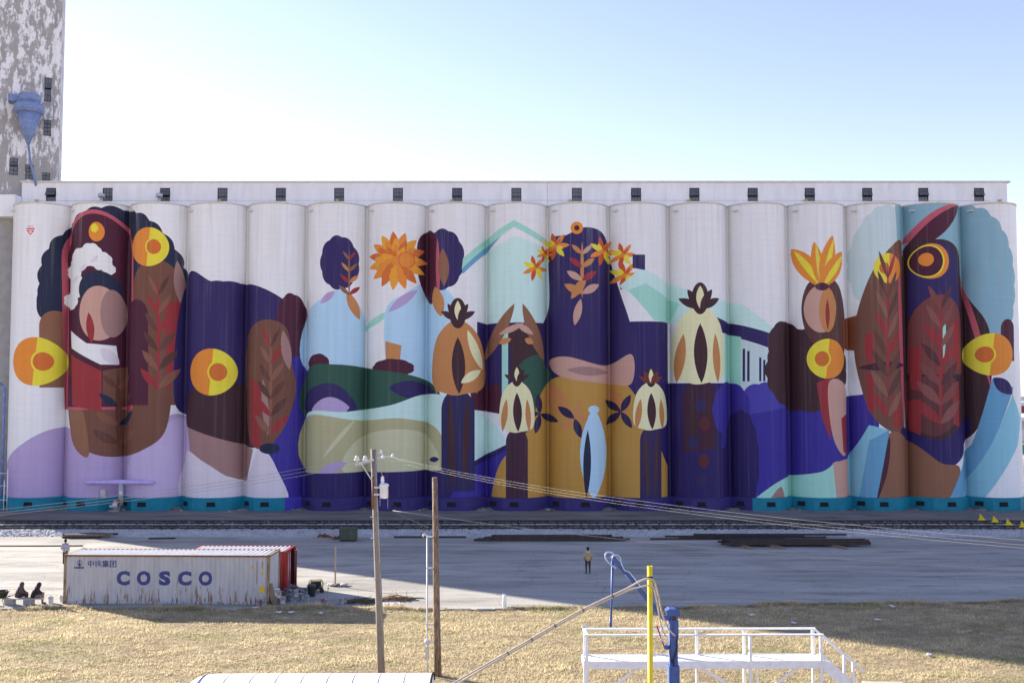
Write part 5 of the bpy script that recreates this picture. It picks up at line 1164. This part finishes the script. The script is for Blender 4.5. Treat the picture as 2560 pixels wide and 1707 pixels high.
def seated(loc, rz, label, top_m, trou, lean):
    """sits facing local +Y on a seat .38 m high, hands on the lap"""
    t = thing('person', loc, label, 'person', rz); h = .42
    segs = [((0, -.02, h + .08), .14, (0, -.02 + lean * .3, h + .30), .135), ((-.06, lean * .3, h + .3), .115, (-.09, lean * .8, h + .52), .10), ((.06, lean * .3, h + .3), .115, (.09, lean * .8, h + .52), .10), ((0, lean * .85, h + .54), .07, (0, lean * 1.2, h + .62), .055)]
    arms, legs = [], []
    for s in (-1, 1):
        legs += [((s * .09, 0, h + .06), .10, (s * .12, .42, h + .10), .075), ((s * .12, .42, h + .10), .068, (s * .12, .40, .10), .045), ((s * .12, .40, .055), .048, (s * .13, .57, .035), .036)]
        arms += [((s * .18, lean * .8, h + .55), .062, (s * .25, lean * .5 + .1, h + .30), .05), ((s * .25, lean * .5 + .1, h + .30), .046, (s * .10, .38, h + .22), .034)] + hand((s * .10, .38, h + .22), (-s * .5, .8, -.1), (.2, .2, .9), (-s, 0, -.4))
    hc = (0, lean * 1.45, h + .70)
    b = figure(segs + legs + arms + HEAD(hc), 'body', [SKINM, trou, SHOE], t, .0125)
    regions(b, lambda c: 2 if c.z < .08 else (1 if c.z < h + .17 else 0))
    js = [((0, -.05, h + .06), .20, (0, -.03 + lean * .3, h + .30), .195), ((-.08, lean * .3, h + .3), .155, (-.11, lean * .75, h + .52), .135), ((.08, lean * .3, h + .3), .155, (.11, lean * .75, h + .52), .135)]
    for s in (-1, 1): js += [((s * .18, lean * .8, h + .55), .08, (s * .255, lean * .5 + .1, h + .30), .068), ((s * .255, lean * .5 + .1, h + .30), .065, (s * .12, .35, h + .22), .048)]
    figure(js, 'hooded_top', top_m, t, .014, 5)
    figure([((0, hc[1] - .025, hc[2] + .035), .132, (0, hc[1] - .045, hc[2] - .05), .13), ((0, hc[1] - .05, hc[2] - .06), .125, (0, lean * .7, h + .54), .15)], 'hood', top_m, t, .014, 4)
    return t
s1, s2 = G(44, 1510), G(85, 1511)
seated((s1.x, s1.y + .15, 0), R(-82), 'person in a grey-brown hooded top sitting hunched beside the barrow', GRYH, TROU, .12)
seated((s2.x, s2.y + .1, 0), R(-72), 'person in a black hooded top and khaki trousers sitting on the plank', BLK, KHAKI, .16)
bn = thing('plank_bench', G(55, 1512), 'pale plank laid on concrete blocks as a bench', 'bench', R(1))
MB().box(-1.1, 1.15, -.05, .38, .33, .39, .01).build('plank', mat('pale_plank', (.42, .38, .35), .85), bn)
for x in (.25, -.85): MB().box(x - .2, x + .35, 0, .34, 0, .33, .02).build('block', CONC, bn)
wb = thing('wheelbarrow', G(4, 1512), 'wheelbarrow with a dark green tub standing by the sitters', 'wheelbarrow', R(-10))
GT = mat('dark_green_tub', (.035, .045, .035), .6, var=.2)
MB().lathe([(.25, .45), (.40, .80), (.42, .80), (.42, .83), (.39, .83), (.24, .47)], n=14).build('tub', GT, wb)
for y in (-.22, .22): MB().tube([(-.6, 0, .2), (-.2, y, .42), (.3, y, .45), (.7, y, .62)], .02, 6).build('handle', RUST, wb); MB().tube([(.2, y, .44), (.3, y, 0)], .018, 6).build('leg', RUST, wb)
MB().tube([(-.6, -.05, .2), (-.6, .05, .2)], .2, 14).build('wheel', BLACKM, wb)

# ------------------------------------------------------------------ what lies beyond the right end
def shed(px0, px1, py, Y, h, m, label, rm=None):
    x0, x1 = (px0 - 1280) / FPX * Y, (px1 - 1280) / FPX * Y
    t = thing('warehouse', ((x0 + x1) / 2, Y, 0), label, 'warehouse', 0, None); w = x1 - x0
    MB().box(-w / 2, w / 2, 0, 18, 0, h).build('wall', m, t); MB().prism([(-w / 2 - .4, h), (w / 2 + .4, h), (w / 2, h + .5), (0, h + 1.6), (-w / 2, h + .5)], -.4, 18.4).build('roof', rm or m, t)
    for k in range(3): MB().box(-w / 2 + w * (k + .3) / 3, -w / 2 + w * (k + .3) / 3 + 3, -.06, 0, .2, 3.4).build('door', GALV, t)
LW = mat('white_cladding', (.6, .6, .62), .6); LG = mat('grey_cladding', (.36, .37, .40), .6); LR = mat('brick_red_cladding', (.22, .05, .04), .7)
shed(2500, 2760, 1090, 255, 5.5, LG, 'low grey metal warehouse beyond the end of the silos', LW); shed(2490, 2640, 1060, 370, 8, LR, 'red-brown warehouse farther behind the grey one', LW); shed(2480, 2800, 1020, 560, 10, LW, 'long white warehouse farthest away beyond the silos', LW); shed(-260, -60, 1040, 480, 9, LW, 'white warehouse far behind the tower side', LG)
pv = tag(pyd('far_lot', [(90, 190, .01), (320, 190, .01), (320, 205, .01), (90, 205, .01)], [(0, 1, 2, 3)], mat('pale_concrete_lot', (.34, .32, .30), .9)), None, None, None, 'structure')
dmp = thing('skip_bin', (205 * 1268 / 2500, 205, 0), 'green waste skip standing beyond the end of the silos', 'skip'); MB().prism([(-1.6, .2), (1.6, .2), (2.1, 1.9), (-2.1, 1.9)], -1, 1).build('body', mat('green_skip_paint', (.05, .22, .12), .6), dmp); MB().box(-2.15, 2.15, -1.05, 1.05, 1.9, 2.0).build('rim', STEEL_D, dmp)
TRK = mat('bare_bark', (.07, .055, .045), .9); LEAFM = mat('dull_winter_foliage', (.085, .075, .05), .9, var=.3, scale=.5)
def far_tree(x, y, h, label):
    t = thing('bare_tree', (x, y, 0), label, 'tree', 0, 'winter trees on the horizon')
    MB().tube([(0, 0, 0), (rnd.uniform(-.3, .3), 0, h * .5), (rnd.uniform(-.6, .6), 0, h * .9)], [.35, .25, .08], 7).build('trunk', TRK, t)
    mb = MB()
    for k in range(9):
        a = rnd.uniform(0, 6.28); z = h * rnd.uniform(.3, .6); mb.tube([(0, 0, z), (math.cos(a) * h * .2, math.sin(a) * h * .2, z + h * .18), (math.cos(a) * h * .32, math.sin(a) * h * .32, z + h * .36)], [.12, .07, .02], 4, False)
    mb.build('limbs', TRK, t)
    mb = MB()
    for k in range(420):
        a = rnd.uniform(0, 6.28); r = h * .42 * rnd.random() ** .5; z = h * rnd.uniform(.32, 1.0); r *= math.sin(math.pi * min(1, (z / h - .2) / .85)) + .1
        c = Vector((r * math.cos(a), r * math.sin(a), z)); s = rnd.uniform(.25, .6)
        d1 = Vector((rnd.gauss(0, 1), rnd.gauss(0, 1), rnd.gauss(0, 1))).normalized() * s; d2 = Vector((rnd.gauss(0, 1), rnd.gauss(0, 1), rnd.gauss(0, 1))).normalized() * s
        vs = [mb.b.verts.new(c + d) for d in (d1, d2, -d1 * .6)]; mb.b.faces.new(vs)
    mb.build('crown', LEAFM, t)
for k in range(12): far_tree(300 + k * 15 + rnd.uniform(-4, 4), 620 + rnd.uniform(-25, 25), rnd.uniform(11, 17), 'brown winter tree in the row beyond the far white warehouse')
for k in range(6): far_tree(-330 - k * 14, 560 + rnd.uniform(-25, 25), rnd.uniform(10, 15), 'brown winter tree in the row far behind the tower')

# ------------------------------------------------------------------ scraps of litter in the grass and yard
for k, (px, py) in enumerate(((696, 1533), (728, 1533), (802, 1535), (1462, 1570), (1880, 1540), (2230, 1518), (2195, 1552), (2320, 1640), (1985, 1560), (640, 1522), (745, 1518))):
    mb = MB().box(-.16, .16, -.09, .09, 0, .03); bmesh.ops.subdivide_edges(mb.b, edges=mb.b.edges, cuts=2, use_grid_fill=True)
    for v in mb.b.verts: v.co += Vector((rnd.uniform(-.04, .04), rnd.uniform(-.03, .03), rnd.uniform(0, .06)))
    o = tag(mb.build('litter_scrap', BWH), 'crumpled pale scrap of litter lying on the ground', 'litter', 'litter scraps'); o.location = G(px, py) + Vector((0, 0, .05)); o.rotation_euler = (0, 0, k)

# ------------------------------------------------------------------ dry grass
def grass():
    N = 330000
    y = 24 + (60.5 - 24) * rng.random(N) ** .85; x = (rng.random(N) * 2 - 1) * (y * .56 + 2)
    ed = np.interp(x, xs, [edge_y(q) for q in xs]); keep = y < ed + rng.normal(-.05, .12, N)
    x, y = x[keep], y[keep]
    # fringe of taller weeds on the yard edge
    M = 26000; fx = rng.uniform(-36, 36, M); fy = np.interp(fx, xs, [edge_y(q) for q in xs]) - np.abs(rng.normal(0, .22, M)) + .1
    tall = np.concatenate([np.zeros(len(x)), np.ones(M)]); x = np.concatenate([x, fx]); y = np.concatenate([y, fy]); n = len(x)
    def fbm(a, b):
        r = np.zeros_like(a)
        for (kx, ky, ph, w) in ((.21, .6, 0, 1), (.53, 1.1, 2, .7), (1.3, 2.6, 4, .5), (2.9, 4.7, 1, .35), (6.1, 8.3, 3, .3)): r += w * np.sin(kx * a + ph + 1.7 * np.sin(ky * .6 * b + ph)) * np.cos(ky * b + ph * 1.3 + 1.3 * np.sin(kx * .7 * a))
        return r
    f = fbm(x, y); f2 = fbm(x * 1.7 + 40, y * 1.3 + 9)
    clump = np.clip(fbm(x * 3.1 + 7, y * 2.3 + 3), -1.6, 1.8)
    ht = (.05 + .055 * rng.random(n)) * (1 + .30 * np.clip(f, -1.5, 1.5) + .35 * clump) * (1 + tall * rng.uniform(.5, 2.2, n) * (np.sin(x * .9) * .5 + .7)); wd = .016 + .012 * rng.random(n)
    ang = rng.uniform(0, 6.28, n); lean = ht * rng.uniform(.3, 1.3, n); la = rng.uniform(0, 6.28, n)
    P0 = np.stack([x - np.cos(ang) * wd, y - np.sin(ang) * wd, np.full(n, -.005)], -1); P1 = np.stack([x + np.cos(ang) * wd, y + np.sin(ang) * wd, np.full(n, -.005)], -1)
    P2 = np.stack([x + np.cos(la) * lean, y + np.sin(la) * lean, ht], -1)
    v = np.stack([P0, P1, P2], 1).reshape(-1, 3)
    me = bpy.data.meshes.new('grass'); me.vertices.add(3 * n); me.vertices.foreach_set('co', v.ravel()); me.loops.add(3 * n); me.loops.foreach_set('vertex_index', np.arange(3 * n, dtype=np.int32)); me.polygons.add(n); me.polygons.foreach_set('loop_start', np.arange(0, 3 * n, 3, dtype=np.int32)); me.update(calc_edges=True)
    straw, pale, green, brown = (np.array(c) for c in ((.46, .385, .235), (.61, .53, .36), (.31, .30, .155), (.27, .205, .13)))
    t = rng.random(n)[:, None]; c = straw * (1 - t) + pale * t
    gm = np.clip((f2 - .25) * .9, 0, .8)[:, None]; c = c * (1 - gm) + green * gm
    bm_ = np.clip((-f - .35 - .3 * clump) * .9, 0, .85)[:, None]; c = c * (1 - bm_) + brown * bm_
    c *= (rng.uniform(.8, 1.15, n) * (1 + .14 * clump))[:, None]; c = np.clip(c, .02, .75)  # the clump term puts the shade between clumps into the blade colour
    at = me.color_attributes.new('tint', 'FLOAT_COLOR', 'CORNER'); c4 = np.ones((3 * n, 4), np.float32); c4[:, :3] = np.repeat(c, 3, 0); at.data.foreach_set('color', c4.ravel())
    m = bpy.data.materials.new('dry_grass'); m.use_nodes = True; nn_ = m.node_tree.nodes; l = m.node_tree.links; nn_.remove(nn_['Principled BSDF'])
    a = nn_.new('ShaderNodeAttribute'); a.attribute_name = 'tint'; d = nn_.new('ShaderNodeBsdfDiffuse'); tr_ = nn_.new('ShaderNodeBsdfTranslucent'); mx = nn_.new('ShaderNodeMixShader'); mx.inputs[0].default_value = .4
    l.new(a.outputs[0], d.inputs[0]); l.new(a.outputs[0], tr_.inputs[0]); l.new(d.outputs[0], mx.inputs[1]); l.new(tr_.outputs[0], mx.inputs[2]); l.new(mx.outputs[0], nn_['Material Output'].inputs[0])
    me.materials.append(m); o = link(bpy.data.objects.new('grass', me)); tag(o, 'short dry tan grass with green patches in front of the yard', 'grass', kind='stuff')
grass()
